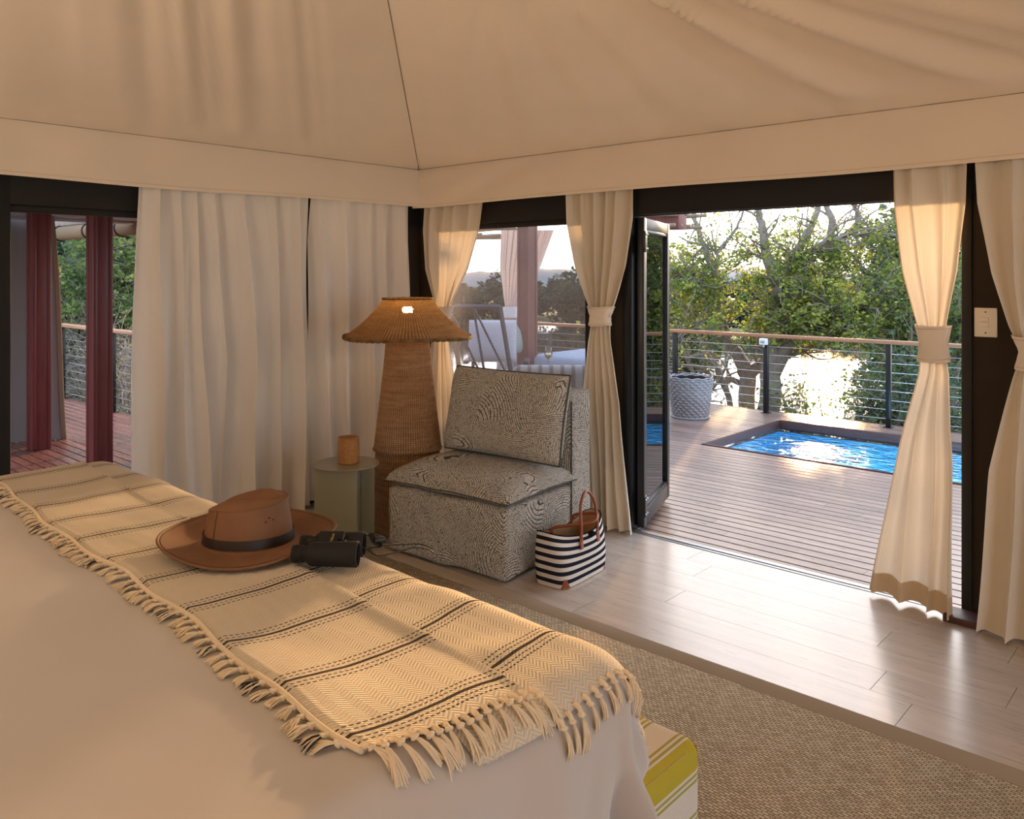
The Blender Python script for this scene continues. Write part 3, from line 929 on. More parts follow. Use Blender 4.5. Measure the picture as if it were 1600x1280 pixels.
def dress(limbs, root, seed, n_sub, leaf_per, leaf_size, mat, rmax=.095, zmin=-9, keep=None, sub_len=(.45, 1.05), trunk='trunk'):
    """limb parts as given, then side branches, twigs and leaves grown from them"""
    rng = random.Random(seed)
    leaves = []; tone = []
    tw = MB()
    for i, L in enumerate(limbs):
        P = [Vector(p[:3]) for p in L]; r = [p[3] for p in L]
        # smooth the polyline a little and give it knobbly wander
        Q = []; rq = []
        for k in range(len(P) - 1):
            for s in range(4):
                f = s / 4
                Q.append(P[k].lerp(P[k + 1], f) + rv(rng) * .018); rq.append(r[k] + (r[k + 1] - r[k]) * f)
        Q.append(P[-1]); rq.append(r[-1])
        MB().tube(Q, rq, 8).build(trunk if i == 0 else 'limb', M['bark'], root)
        cand = [k for k in range(len(Q)) if rq[k] < rmax]
        for _ in range(n_sub):
            if not cand: break
            k = rng.choice(cand)
            p = Q[k].copy()
            tdir = (Q[min(k + 1, len(Q) - 1)] - Q[max(k - 1, 0)]).normalized()
            d = (rv(rng) + tdir * .6 + Vector((0, 0, .15))).normalized()
            ln = rng.uniform(*sub_len)
            pts = [p]
            for s in range(5):
                d = (d + rv(rng) * .35).normalized()
                p = p + d * ln / 5
                pts.append(p)
            if keep and not keep(pts[-1]): continue
            r0 = min(rq[k] * .5, .02)
            tw.tube(pts, [r0, r0 * .8, r0 * .6, r0 * .45, r0 * .3, .002], 4)
            for m in range(3):
                j = rng.randint(1, 4)
                q = pts[j]
                d2 = (rv(rng) + d * .5).normalized()
                l2 = rng.uniform(.18, .5)
                tp = [q, q + d2 * l2 * .5 + rv(rng) * .03, q + (d2 + rv(rng) * .3) * l2]
                tw.tube(tp, [.006, .004, .0015], 3)
                tn = rng.random()
                nl = int(leaf_per * rng.uniform(.3, 1.7))
                for _l in range(nl):
                    f = rng.uniform(.1, 1.1)
                    b = tp[0].lerp(tp[2], f) + rv(rng) * rng.uniform(.01, .10)
                    if b.z < zmin or (keep and not keep(b)): continue
                    leaves.append(b); tone.append(tn)
    o = tw.build('twigs', M['twig'], root)
    o['kind'] = 'stuff'
    if leaves: leaf_mesh('foliage', leaves, leaf_size, mat, root, seed, np.array(tone))
    return len(leaves)

def sun_gap(p):      # thin places in the crowns where low sun gets through to the bed
    k = (p.z - .9) / SUN_DIR.z
    qx, qy = p.x - SUN_DIR.x * k, p.y - SUN_DIR.y * k
    if 3.30 < qx < 4.15 and -3.5 < qy < -2.6: return .12
    if 3.30 < qx < 4.15 and -4.2 < qy < -3.5: return .45
    return 1.0
outside = lambda p: p.y > 4.95 and R.random() < sun_gap(p)
LB = {
'T1': [(-0.96, 7.43, -3.0, .15), (-0.96, 7.43, -1.27, 0.14), (-0.89, 7.44, -0.48, 0.13), (-0.86, 7.41, 0.01, 0.13), (-0.9, 7.32, 0.26, 0.11), (-1.01, 7.18, 0.51, 0.09), (-1.1, 7.04, 0.81, 0.075), (-1.1, 6.99, 1.19, 0.065), (-1.13, 6.9, 1.58, 0.055), (-1.24, 6.75, 2.01, 0.045), (-1.32, 6.62, 2.44, 0.03), (-1.35, 6.54, 2.82, 0.02)],
'a': [(-0.9, 7.49, 0.01, 0.1), (-0.71, 7.46, 0.2, 0.09), (-0.43, 7.51, 0.33, 0.07), (-0.15, 7.56, 0.46, 0.05), (0.12, 7.6, 0.55, 0.03)],
'a2': [(-1.07, 6.93, 1.2, 0.05), (-1.2, 6.68, 1.44, 0.04), (-1.32, 6.43, 1.58, 0.03), (-1.45, 6.19, 1.68, 0.02)],
'a3': [(-1.05, 6.95, 0.81, 0.05), (-1.15, 6.68, 0.92, 0.04), (-1.25, 6.4, 0.78, 0.03), (-1.4, 6.1, 0.65, 0.02)],
'a4': [(-1.12, 6.89, 1.58, 0.04), (-1.14, 7.0, 1.92, 0.03), (-0.98, 7.28, 2.31, 0.02), (-0.92, 7.47, 2.66, 0.015)],
'l1': [(-0.94, 7.18, -0.84, 0.05), (-0.96, 7.03, -0.24, 0.045), (-1.06, 6.81, 0.2, 0.05), (-1.11, 6.62, 0.4, 0.035), (-1.31, 6.31, 0.36, 0.02)],
'l2': [(-0.9, 7.49, -0.09, 0.05), (-1.2, 7.08, 0.02, 0.04), (-1.44, 6.73, 0.22, 0.03), (-1.64, 6.42, 0.19, 0.02)],
'T2': [(-0.43, 7.1, -3.0, .24), (-0.43, 7.1, -1.14, 0.2), (-0.4, 7.13, -0.48, 0.17), (-0.38, 7.15, -0.01, 0.16), (-0.36, 7.17, 0.46, 0.135), (-0.32, 7.2, 0.93, 0.115), (-0.29, 7.23, 1.3, 0.10), (-0.29, 7.23, 1.49, 0.095)],
'b1': [(-0.29, 7.23, 1.44, 0.1), (-0.39, 7.21, 1.68, 0.085), (-0.46, 7.21, 1.91, 0.07), (-0.52, 7.23, 2.2, 0.06), (-0.59, 7.23, 2.49, 0.05), (-0.66, 7.24, 2.83, 0.04), (-0.73, 7.23, 3.21, 0.025)],
'b2': [(-0.29, 7.23, 1.44, 0.1), (-0.18, 7.25, 1.63, 0.08), (-0.04, 7.29, 1.91, 0.07), (0.1, 7.34, 2.18, 0.055), (0.23, 7.38, 2.5, 0.045), (0.33, 7.38, 2.86, 0.03)],
'b3': [(-0.38, 7.15, 0.03, 0.12), (-0.11, 7.24, 0.7, 0.1), (0.11, 7.28, 0.89, 0.085), (0.36, 7.34, 0.96, 0.07), (0.57, 7.38, 1.06, 0.055), (0.81, 7.44, 1.14, 0.04), (1.08, 7.53, 1.23, 0.03)],
'b4': [(-0.06, 7.24, 0.76, 0.09), (0.13, 7.6, 1.2, 0.085), (0.22, 7.87, 1.58, 0.08), (0.23, 7.97, 1.92, 0.07), (0.19, 8.03, 2.16, 0.06), (0.15, 8.08, 2.45, 0.05), (0.03, 8.06, 2.74, 0.03)],
'b5': [(0.22, 7.96, 1.9, 0.06), (0.33, 8.17, 2.16, 0.055), (0.46, 8.26, 2.3, 0.05), (0.5, 8.27, 2.44, 0.045), (0.46, 8.2, 2.61, 0.03), (0.39, 8.12, 2.82, 0.02)],
'b6': [(-0.18, 7.25, 1.63, 0.05), (0.08, 7.35, 1.86, 0.045), (0.31, 7.47, 2.06, 0.04), (0.6, 7.66, 2.17, 0.035), (0.89, 7.84, 2.15, 0.025), (1.18, 8.02, 2.16, 0.02)],
'b7': [(0.55, 7.45, 1.06, 0.04), (0.65, 7.41, 0.86, 0.035), (0.72, 7.33, 0.69, 0.03)],
}
tr1 = thing('riverside_tree', 'yellow green leaning tree with thin trunk left of the white boxed railing post', 'tree')
dress([LB[k] for k in ('T1', 'a', 'a2', 'a3', 'a4', 'l2')], tr1, 3, 46, 19, .056, M['leaf_yellow'], keep=lambda p: outside(p) and (p.z > .75 or p.z > .3 and R.random() < .25) and R.random() > .75 * sstep(1.7, 2.6, p.z))
tr2 = thing('riverside_tree', 'large green tree with forked grey trunk behind the white boxed railing post', 'tree')
dress([LB[k] for k in ('T2', 'b1', 'b2', 'b3', 'b4', 'b5', 'b6', 'b7')], tr2, 5, 60, 22, .056, M['leaf_yellow'], rmax=.15, keep=lambda p: outside(p) and p.z > .55 and R.random() > .75 * sstep(1.6, 2.6, p.z))
tr3 = thing('riverside_tree', 'leafless twiggy sapling low behind the railing by the woven basket', 'tree')
dress([[(-1.3, 6.9, -3.0, .05), (-1.25, 6.8, -1.0, .045), (-1.2, 6.6, -.1, .035), (-1.35, 6.4, .4, .02)], LB['l1'],
       [(-1.25, 6.8, -.8, .03), (-1.5, 6.4, -.2, .025), (-1.8, 6.1, .3, .012)], [(-1.2, 6.7, -.3, .03), (-.8, 6.4, .1, .02), (-.5, 6.2, .5, .01)]], tr3, 8, 9, 1.1, .05, M['leaf_grey'], keep=outside)

def bush(name, label, cat, c, rad, n_limb, n_sub, leaf_per, leaf_size, mat, seed, base=-2.7, group=None, keep=None, sub_len=(.35, .8)):
    """generic tree or bush: stems fan out from the base into an ellipsoid crown around c"""
    rng = random.Random(seed)
    t = thing(name, label, cat, (c[0], c[1], base), 0, group)
    limbs = []
    for i in range(n_limb):
        v = rv(rng); v.z = abs(v.z) * .9 - .25 if i else .9
        tip = Vector((v.x * rad[0], v.y * rad[1], (c[2] - base) + v.z * rad[2])) * 1.0
        b = Vector((rng.uniform(-.12, .12), rng.uniform(-.12, .12), 0)) * max(.6, rad[0])
        m1 = b.lerp(tip, .4) + Vector((0, 0, .12 * (c[2] - base))) + rv(rng) * .1
        m2 = b.lerp(tip, .75) + rv(rng) * .15
        r0 = .05 + .02 * rad[0] if i else .08 + .03 * rad[0]
        limbs.append([(*b, r0), (*m1, r0 * .7), (*m2, r0 * .4), (*tip, r0 * .12)])
    k2 = (lambda p: keep(p + Vector((c[0], c[1], base)))) if keep else None
    dress(limbs, t, seed, n_sub, leaf_per, leaf_size, mat, keep=k2, rmax=.075, sub_len=sub_len)
    return t
bush('riverside_tree', 'dark green tall tree rising behind the tied curtain right of the door', 'tree', (.55, 10.9, 1.75), (1.0, 1.3, 1.25), 12, 34, 22, .10, M['leaf_dark'], 21, sub_len=(.4, .95))
bush('riverside_tree', 'mid green tree standing right of the forked tree behind the pool', 'tree', (1.5, 8.6, 1.0), (1.1, 1.1, 1.1), 11, 32, 18, .075, M['leaf_mid'], 22, keep=outside)
bush('bush', 'dark shrub below the railing right of the sun glint on the river', 'bush', (.86, 6.6, -.42), (.80, .7, .66), 11, 28, 10, .055, M['leaf_mid'], 23, keep=outside)
bush('bush', 'dark shrub below the railing behind the right end of pool', 'bush', (2.1, 6.7, -.3), (.9, .7, .8), 11, 30, 16, .06, M['leaf_dark'], 24, keep=outside)
bush('bush', 'twiggy shrub behind the pool between two railing posts', 'bush', (.22, 7.4, -.6), (.6, .5, .6), 8, 20, 5, .05, M['leaf_mid'], 29, keep=outside)
bush('riverside_tree', 'dark tree seen through the open glass door leaf', 'tree', (-3.2, 8.6, .9), (.75, .8, 1.3), 10, 30, 16, .075, M['leaf_dark'], 25, keep=outside)
bush('bush', 'yellow leaved sprig growing above the rail seen through the screen', 'bush', (-2.35, 5.9, .75), (.25, .25, .35), 3, 5, 6, .08, M['leaf_yellow'], 26, sub_len=(.15, .3))
# left side
bush('tree', 'leafy green tree behind the left railing beside the canvas drop', 'tree', (-10.2, 1.2, 1.2), (1.7, 1.7, 1.5), 14, 40, 22, .085, M['leaf_mid'], 31, sub_len=(.5, 1.1), keep=lambda p: p.y > -.2)
bush('tree', 'dark green tall tree farther back behind the left railing', 'tree', (-14.6, 3.0, 1.9), (2.4, 2.6, 2.1), 16, 44, 26, .13, M['leaf_dark'], 32, sub_len=(.7, 1.4))
bush('tree', 'dark green tree between the red posts on the left', 'tree', (-11.5, 3.3, 1.6), (1.9, 1.6, 1.8), 14, 42, 24, .11, M['leaf_dark'], 33, sub_len=(.6, 1.2))
bush('bush', 'pale grey bare shrub behind the left railing cables', 'bush', (-8.2, .75, .15), (.95, .8, .75), 14, 46, 2.2, .05, M['leaf_grey'], 34, keep=lambda p: p.y > -.2)
bush('bush', 'second pale bare shrub right of the first behind left railing', 'bush', (-6.9, 1.0, .0), (.95, .8, .75), 14, 46, 2.2, .05, M['leaf_grey'], 35, keep=lambda p: p.y > -.2)
bush('bush', 'low green yellow shrub at the corner of the left railing', 'bush', (-8.9, .35, -.35), (.8, .5, .6), 9, 24, 12, .06, M['leaf_mid'], 36, keep=lambda p: p.y > -.2)

# ---- far trees on the other bank: four kinds, copied one by one
def far_tree(seed, w, h, mat):
    rng = np.random.default_rng(seed)
    t = thing('far_tree', 'dark bushy tree on the far bank of the river', 'tree', (0, 0, -80), 0, 'trees along the far bank of the river')
    pos = []; tn = []
    for k in range(26):
        a = rng.uniform(0, 2 * PI); rr = (rng.uniform(0, 1) ** .5) * w * .8
        cz = h * rng.uniform(.12, .80) * (1 - .35 * (rr / w) ** 2)
        cr = rng.uniform(.7, 1.25) * w * .30
        d = rng.normal(size=(95, 3)); d /= np.linalg.norm(d, axis=1)[:, None]
        d *= (rng.uniform(.55, 1.0, 95) ** .5)[:, None] * cr
        d[:, 2] *= .75
        c = np.array([rr * math.cos(a), rr * math.sin(a), cz])
        pos.append(d + c); tn.append(np.full(95, rng.uniform(.1, .9)))
    P = np.concatenate(pos); T = np.concatenate(tn)
    ok = P[:, 2] > .1
    leaf_mesh('foliage', P[ok], .42, mat, t, seed, T[ok])
    b = MB()
    b.tube([(0, 0, -.5), (.1, 0, h * .3), (-.1, .1, h * .62)], [.22, .15, .06], 7)
    b.build('trunk', M['bark'], t)
    MB().tube([(.05, 0, h * .25), (w * .3, .2, h * .5)], [.12, .04], 6).build('limb', M['bark'], t)
    MB().tube([(.05, 0, h * .3), (-w * .3, -.2, h * .55)], [.12, .04], 6).build('limb', M['bark'], t)
    return t
M['leaf_far'] = leafy('hazy_dark_green_leaf', (.026, .050, .042), (.062, .098, .068), .25)
M['leaf_far2'] = leafy('hazy_olive_leaf', (.038, .060, .042), (.085, .11, .068), .25)
kinds = [far_tree(51, 2.9, 5.0, M['leaf_far']), far_tree(52, 3.1, 5.6, M['leaf_far']), far_tree(53, 2.7, 4.2, M['leaf_far2']), far_tree(54, 3.0, 5.0, M['leaf_far'])]
used = set()
rg = random.Random(11)
for row, s0, q0, q1, step, sc in ((0, 74, -15, 52, 5.9, .98), (1, 81.0, -17, 58, 6.2, 1.12), (2, 89.5, -20, 64, 6.8, 1.28)):
    q = q0
    while q < q1:
        s = s0 + rg.uniform(-.5, .5)
        x = NRM.x * s + TAN.x * q; y = NRM.y * s + TAN.y * q
        k = rg.choice([0, 1, 2, 3] if row < 2 else [0, 1, 3])
        o = kinds[k] if k not in used else copy_tree(kinds[k])
        used.add(k)
        o.location = (x, y, ground_z(x, y) - .15)
        o.rotation_euler = (0, 0, rg.uniform(0, 6.28))
        z = sc * rg.uniform(.85, 1.08)
        o.scale = (z, z, z)
        q += step * rg.uniform(.95, 1.1)
# ---- distant wooded hills as a ridge of joined crowns
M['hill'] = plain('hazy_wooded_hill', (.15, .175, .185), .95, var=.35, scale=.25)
def hfun(u, v):
    q = (u - .5) * 560; s = 190 + 90 * v
    h = 3.4 + 1.2 * hnoise(q * .016, 1) + .5 * hnoise(q * .11, 3) + .3 * hnoise(q * .43, v * 9)
    z = -4.5 + (h + 3.5) * sstep(-.25, .5, v)
    return (NRM.x * s + TAN.x * (q + 30), NRM.y * s + TAN.y * (q + 30), z)
tag(MB().grid(hfun, 500, 12).build('distant_hills', M['hill']), 'low hazy wooded ridge on the horizon across the river', kind='structure')
# ================================================================== CURTAINS
def curtain(name, label, along, sign, base, cfun, wfun, afun, n, seed, offs, z0, zb, mat, tie=None, hem=False, group=None, res=(220, 90)):
    """along: 'x' or 'y'; sign: direction towards the room; base: point on the wall line; cfun / wfun: centre and half width along the wall by height share v"""
    rng = random.Random(seed)
    ph = [rng.uniform(0, 6.28) for _ in range(6)]
    c = thing(name, label, 'curtain', base, 0, group)
    def f(u, v):
        uu = u + .022 * math.sin(5 * u + ph[0] + 1.5 * v) + .014 * math.sin(11 * u + ph[1] - 1.2 * v)
        th = 2 * PI * n * uu + ph[2]
        s = math.sin(th)
        g = (abs(s) ** .8) * (1 if s > 0 else -1) + .5 * math.sin(.53 * th + ph[3] + 1.2 * v) + .28 * math.sin(2.1 * th + ph[4] + 2 * v)
        a = afun(v)
        p = cfun(v) + wfun(v) * (2 * u - 1) + .45 * a * math.cos(th) + .008 * math.sin(9 * v + 7 * u + ph[5])
        d = offs(u, v) + a * g
        z = z0 + (zb(u) - z0) * v
        return (p, sign * d, z) if along == 'x' else (sign * d, p, z)
    MB().grid(f, *res).build('cloth', mat, c)
    if hem:
        def hb(u, v):
            p = f(u, .955 + v * .0455); q = f(min(1, u + .004), .955 + v * .0455)
            return (p[0], p[1] - sign * -.0035, p[2])
        MB().grid(hb, res[0], 4).build('hem', M['hem'], c)
        def eb(u, v):
            p = f(u * .05, v)
            return (p[0] - .001, p[1] + sign * .0035, p[2])
        MB().grid(eb, 10, res[1]).build('side_hem', M['hem'], c)
    if tie:
        v0, v1, pad = tie
        def tf(u, v):
            vv = v0 + (v1 - v0) * v
            w = wfun(vv) + pad; cc = cfun(vv)
            a = 2 * PI * u
            d = offs(.5, vv)
            px = cc + w * (abs(math.cos(a)) ** .7) * (1 if math.cos(a) > 0 else -1)
            dd = d + (afun(vv) * 1.5 + .022) * (abs(math.sin(a)) ** .8) * (1 if math.sin(a) > 0 else -1) + .002 * math.sin(v * 20 + a * 3)
            z = z0 + (zb(.5) - z0) * vv + .004 * math.sin(a * 2 + 1)
            return (px, sign * dd, z) if along == 'x' else (sign * dd, px, z)
        t_ = MB().grid(tf, 48, 8, closed_u=True).build('tieback', M['tie'], c)
        for vv in (.08, .92):
            MB().tube([tuple(Vector(tf(k / 48, vv)) * 1.0) for k in range(49)], .002, 5, cap=False).build('piping', M['hem'], t_)
    return c
# three along the left wall, hanging straight
def loose(pts): return lambda v: interp([0, .15, .5, 1], pts, v)
curtain('long_curtain', 'cream full length curtain nearest the open left doorway', 'y', 1, (0, -1.95, 0),
        loose([-.11, -.12, -.12, -.12]), loose([.16, .17, .185, .225]), loose([.018, .032, .044, .058]), 2.6, 3, lambda u, v: .092 + .055 * v, 2.16, lambda u: .02, M['curtain_lined'])
curtain('long_curtain', 'wide cream curtain in the middle of the left wall', 'y', 1, (0, -1.48, 0),
        loose([-.005, .015, .035, -.01]), loose([.405, .385, .372, .405]), loose([.018, .034, .050, .064]), 4.2, 14, lambda u, v: .092 + .03 * v + .04 * v * math.sin(PI * u), 2.16, lambda u: .015, M['curtain_lined'])
curtain('long_curtain', 'cream curtain behind the side table and rattan lamp', 'y', 1, (0, -.58, 0),
        loose([-.025, -.035, -.03, -.04]), loose([.435, .445, .455, .445]), loose([.018, .034, .046, .060]), 4.8, 25, lambda u, v: .09 + .025 * v + .04 * v * (1 - u), 2.16, lambda u: .04 - .02 * u, M['curtain_lined'])
# tied curtains on the right wall
curtain('tied_curtain', 'cream tied curtain behind the rattan lamp at the room corner', 'x', -1, (.40, 0, 0),
        lambda v: interp([0, .42, .5, .62, 1], [.075, -.05, -.065, -.06, -.04], v), lambda v: interp([0, 0.107, 0.245, 0.348, 0.395, 0.485, 0.645, 1], [.315, .305, .23, .105, .065, .085, .15, .19], v),
        lambda v: interp([0, .3, .45, .55, 1], [.022, .02, .010, .014, .030], v), 5, 31, lambda u, v: .075, 2.16, lambda u: .015, M['curtain'], tie=(0.375, 0.415, .010))
curtain('tied_curtain', 'cream tied curtain hanging between armchair and folding door', 'x', -1, (1.82, 0, 0),
        lambda v: interp([0, .35, .46, .6, 1], [.0, -.005, -.018, .0, .055], v), lambda v: interp([0, 0.104, 0.239, 0.339, 0.385, 0.475, 0.635, 1], [.255, .25, .19, .105, .062, .09, .14, .165], v),
        lambda v: interp([0, .3, .45, .55, 1], [.022, .022, .010, .016, .030], v), 5, 42, lambda u, v: .085, 2.16, lambda u: .01, M['curtain'], tie=(0.356, 0.412, .010))
curtain('tied_curtain', 'sunlit cream tied curtain at the right edge of the open doorway', 'x', -1, (3.72, 0, 0),
        lambda v: interp([0, .35, .48, .6, 1], [.0, .02, .025, -.01, -.075], v), lambda v: interp([0, 0.112, 0.257, 0.365, 0.415, 0.505, 0.665, 1], [.172, .168, .13, .075, .052, .078, .135, .212], v),
        lambda v: interp([0, .3, .45, .55, 1], [.018, .018, .010, .014, .034], v), 3.4, 57, lambda u, v: .085 - .05 * v * v * (1 - u) + .05 * v * v * u, 2.16, lambda u: .02 - .005 * u, M['curtain'], tie=(0.375, 0.455, .010), hem=True)
curtain('tied_curtain', 'cream tied curtain right of the light switch at the frame edge', 'x', -1, (4.20, 0, 0),
        lambda v: interp([0, .35, .48, .6, 1], [.0, -.03, -.035, -.03, -.02], v), lambda v: interp([0, 0.113, 0.260, 0.370, 0.420, 0.510, 0.670, 1], [.27, .255, .19, .11, .06, .10, .17, .225], v),
        lambda v: interp([0, .3, .45, .55, 1], [.020, .022, .010, .016, .036], v), 4, 66, lambda u, v: .10 + .10 * v * v, 2.16, lambda u: .012, M['curtain'], tie=(0.388, 0.456, .010))

# ================================================================== RATTAN LAMP
t = NT('woven_rattan')
uvn = t.n('TexCoord').outputs['UV']
sp = t.n('SeparateXYZ', None, Vector=uvn)
U, V = sp.outputs[0], sp.outputs[1]
def rattan(name, nstake, nrow, c1, c2):
    t = NT(name)
    sp = t.n('SeparateXYZ', None, Vector=t.n('TexCoord').outputs['UV'])
    U, V = sp.outputs[0], sp.outputs[1]
    st_ = t.math('SINE', t.math('MULTIPLY', U, 2 * PI * nstake))
    rw = t.math('SINE', t.math('MULTIPLY', V, 2 * PI * nrow))
    hgt = t.math('ADD', t.math('MULTIPLY', st_, .5), t.math('MULTIPLY', rw, .32))
    v = t.coord('Object', (3, 3, 22))
    nz = t.noise(v, 2.0, 4, .6)
    nz2 = t.noise(t.coord('Object', (60, 60, 60)), 1.0, 2)
    f = t.math('ADD', t.math('MULTIPLY', hgt, .33), t.math('ADD', t.math('MULTIPLY', nz, .62), t.math('MULTIPLY', nz2, .28)))
    c = t.ramp(f, [(.12, [x * .35 for x in c1]), (.42, c1), (.85, c2)])
    d = t.n('BsdfDiffuse', None, Color=c, Normal=t.bump(hgt, .7, .006))
    g = t.n('BsdfGlossy', None, Color=(.5, .42, .3), Roughness=.45, Normal=t.bump(hgt, .7, .006))
    tr = t.n('BsdfTranslucent', None, Color=(.75, .36, .10))
    m1 = t.n('MixShader', None, i0=.06, i1=d.outputs[0], i2=g.outputs[0])
    m2 = t.n('MixShader', None, i0=.14, i1=m1.outputs[0], i2=tr.outputs[0])
    return t.surface(m2.outputs[0])
M['rattan'] = rattan('woven_rattan_body', 84, 62, (.40, .225, .11), (.76, .52, .31))
M['rattan_shade'] = rattan('woven_rattan_shade', 110, 26, (.34, .175, .072), (.64, .40, .20))
t.m.user_clear() if False else None
bpy.data.materials.remove(t.m)
LX, LY = .905, -.895
lamp = thing('rattan_lamp', 'tall woven rattan floor lamp with wide hat shaped shade', 'lamp', (LX, LY, 0))
def fine(prof, n):
    zs = [p[1] for p in prof]; ls = [0]
    for a, b in zip(prof[:-1], prof[1:]): ls.append(ls[-1] + math.hypot(b[0] - a[0], b[1] - a[1]))
    return [(float(np.interp(i / n * ls[-1], ls, [p[0] for p in prof])), float(np.interp(i / n * ls[-1], ls, zs))) for i in range(n + 1)]
rib = lambda r, z, a, j: r + .0016 * math.sin(84 * a)
MB().lathe(fine([(.213, .50), (.200, .60), (.176, .80), (.152, 1.0), (.137, 1.16), (.132, 1.25)], 60), 336, fn=rib).build('upper_body', M['rattan'], lamp)
MB().lathe(fine([(.222, .002), (.221, .1), (.212, .3), (.203, .44), (.199, .52)], 40), 336, fn=rib).build('lower_body', M['rattan'], lamp)
MB().tube([(.212 * math.cos(k * 2 * PI / 96), .212 * math.sin(k * 2 * PI / 96), .503 + .003 * math.sin(k * 2)) for k in range(97)], .007, 6, cap=False).build('joint_braid', M['rattan'], lamp)
MB().tube([(.220 * math.cos(k * 2 * PI / 96), .220 * math.sin(k * 2 * PI / 96), .010) for k in range(97)], .010, 6, cap=False).build('foot_braid', M['rattan'], lamp)
shp = [(.400, 1.208), (.352, 1.238), (.300, 1.278), (.250, 1.325), (.205, 1.373), (.172, 1.415), (.156, 1.443)]
rib2 = lambda r, z, a, j: r + .0016 * math.sin(110 * a)
holes = set()
def hole(u, v):   # a few slits in the weave where the bulb shows through
    a = (u * 2 * PI)
    ca = math.atan2(-4.289 - LY, 4.859 - LX) % (2 * PI)
    da = (a - ca + PI) % (2 * PI) - PI
    if abs(da) > .19 or not (.70 < v < .86): return False
    return (math.sin(110 * a) < .25) and (int(v * 60) % 3 != 0) and (da / .19) ** 2 + ((v - .78) / .08) ** 2 < 1
shade = MB().grid(lambda u, v: (lambda r, z, a: ((r + .0016 * math.sin(110 * a)) * math.cos(a), (r + .0016 * math.sin(110 * a)) * math.sin(a), z))(
    interp(np.linspace(0, 1, 61), [p[0] for p in fine(shp, 60)], v), interp(np.linspace(0, 1, 61), [p[1] for p in fine(shp, 60)], v), 2 * PI * u), 440, 60, closed_u=True, skip=hole)
sh_ = shade.build('shade', M['rattan_shade'], lamp)
for k in range(2):
    MB().tube([(.399 * math.cos(a * 2 * PI / 220) , .399 * math.sin(a * 2 * PI / 220), 1.206 + .006 * math.sin(a * .9 + k * PI) - .004 * math.sin(a * 2 * PI / 220 * 3)) for a in range(221)], .0075, 6, cap=False).build('rim_braid', M['rattan_shade'], sh_)
MB().tube([(.156 * math.cos(a * 2 * PI / 96), .156 * math.sin(a * 2 * PI / 96), 1.444) for a in range(97)], .007, 6, cap=False).build('top_braid', M['rattan_shade'], sh_)
t = NT('lit_warm_bulb')
t.surface(t.n('Emission', None, Color=(1.0, .72, .36), Strength=22.0).outputs[0])
M['bulb'] = t.m
MB().lathe([(.001, 1.30), (.018, 1.302), (.020, 1.33), (.032, 1.36), (.036, 1.385), (.028, 1.41), (.012, 1.424), (.001, 1.427)], 24).build('bulb', M['bulb'], lamp)
MB().tube([(0, 0, 1.20), (0, 0, 1.31)], .016, 10).build('bulb_holder', M['dark'], lamp)
for k in range(3):
    a = 2 * PI * k / 3
    MB().tube([(.016 * math.cos(a), .016 * math.sin(a), 1.27), (.285 * math.cos(a), .285 * math.sin(a), 1.285)], .004, 6).build('shade_arm', M['dark'], lamp)

# ================================================================== SIDE TABLE AND CUP
M['sage'] = plain('sage_green_lacquer', (.25, .215, .125), .18, var=.03)
TX, TY = 1.0, -1.437
tb_ = thing('side_table', 'round sage green metal side table with folded sheet base', 'table', (TX, TY, .012), math.radians(44))
MB().lathe([(.001, .494), (.186, .494), (.190, .4965), (.190, .5), (.187, .5025), (.001, .5025)], 72).build('table_top', M['sage'], tb_, smooth='auto')
b = MB(); b.box((-.045, -.085, .247), (.235, .006, .494), .002); b.build('front_sheet', M['sage'], tb_, smooth='auto')
MB().box((.072, .0, .247), (.006, .17, .494), .002).build('side_sheet', M['sage'], tb_, smooth='auto')
MB().box((.10, .085, .247), (.10, .006, .494), .002).build('rear_sheet', M['sage'], tb_, smooth='auto')
MB().box((-.162, -.03, .247), (.006, .116, .494), .002).build('side_sheet', M['sage'], tb_, smooth='auto')
MB().box((.01, -.0895, .22), (.006, .004, .06), .001).build('hinge_tab', M['sage'], tb_, smooth='auto')
M['cane'] = plain('orange_brown_cane', (.40, .175, .045), .55, var=.35, scale=60)
cp = thing('woven_cup', 'small orange brown woven cane pot on the side table', 'pot', (TX - .005, TY + .02, .5145))
def cw(r, z, a, j):
    row = int((z + 1e-6) / .0072); rr = z / .0072 - row
    return r + .0020 * math.cos(a * 17 + PI * (row % 2)) * math.sin(PI * rr) + .0012 * math.sin(PI * rr)
MB().lathe([(.056 + .004 * math.sin(PI * j / 100), .144 * j / 100) for j in range(101)], 136, fn=cw, cap0=True).build('woven_side', M['cane'], cp)
MB().lathe([(.0535, .144), (.052, .07), (.05, .008), (.001, .007)], 40).build('lining', M['cane'], cp)
for z in (.004, .143):
    MB().tube([(.0575 * math.cos(a * 2 * PI / 48), .0575 * math.sin(a * 2 * PI / 48), z) for a in range(49)], .0042, 6, cap=False).build('rim_braid', M['cane'], cp)

# ================================================================== ARMCHAIR
t = NT('black_cream_dashed_upholstery')
ov = t.coord('Object')
vor = t.n('TexVoronoi', {'feature': 'F1'}, Vector=ov, Scale=6.5)
wob = t.noise(ov, 6, 2)
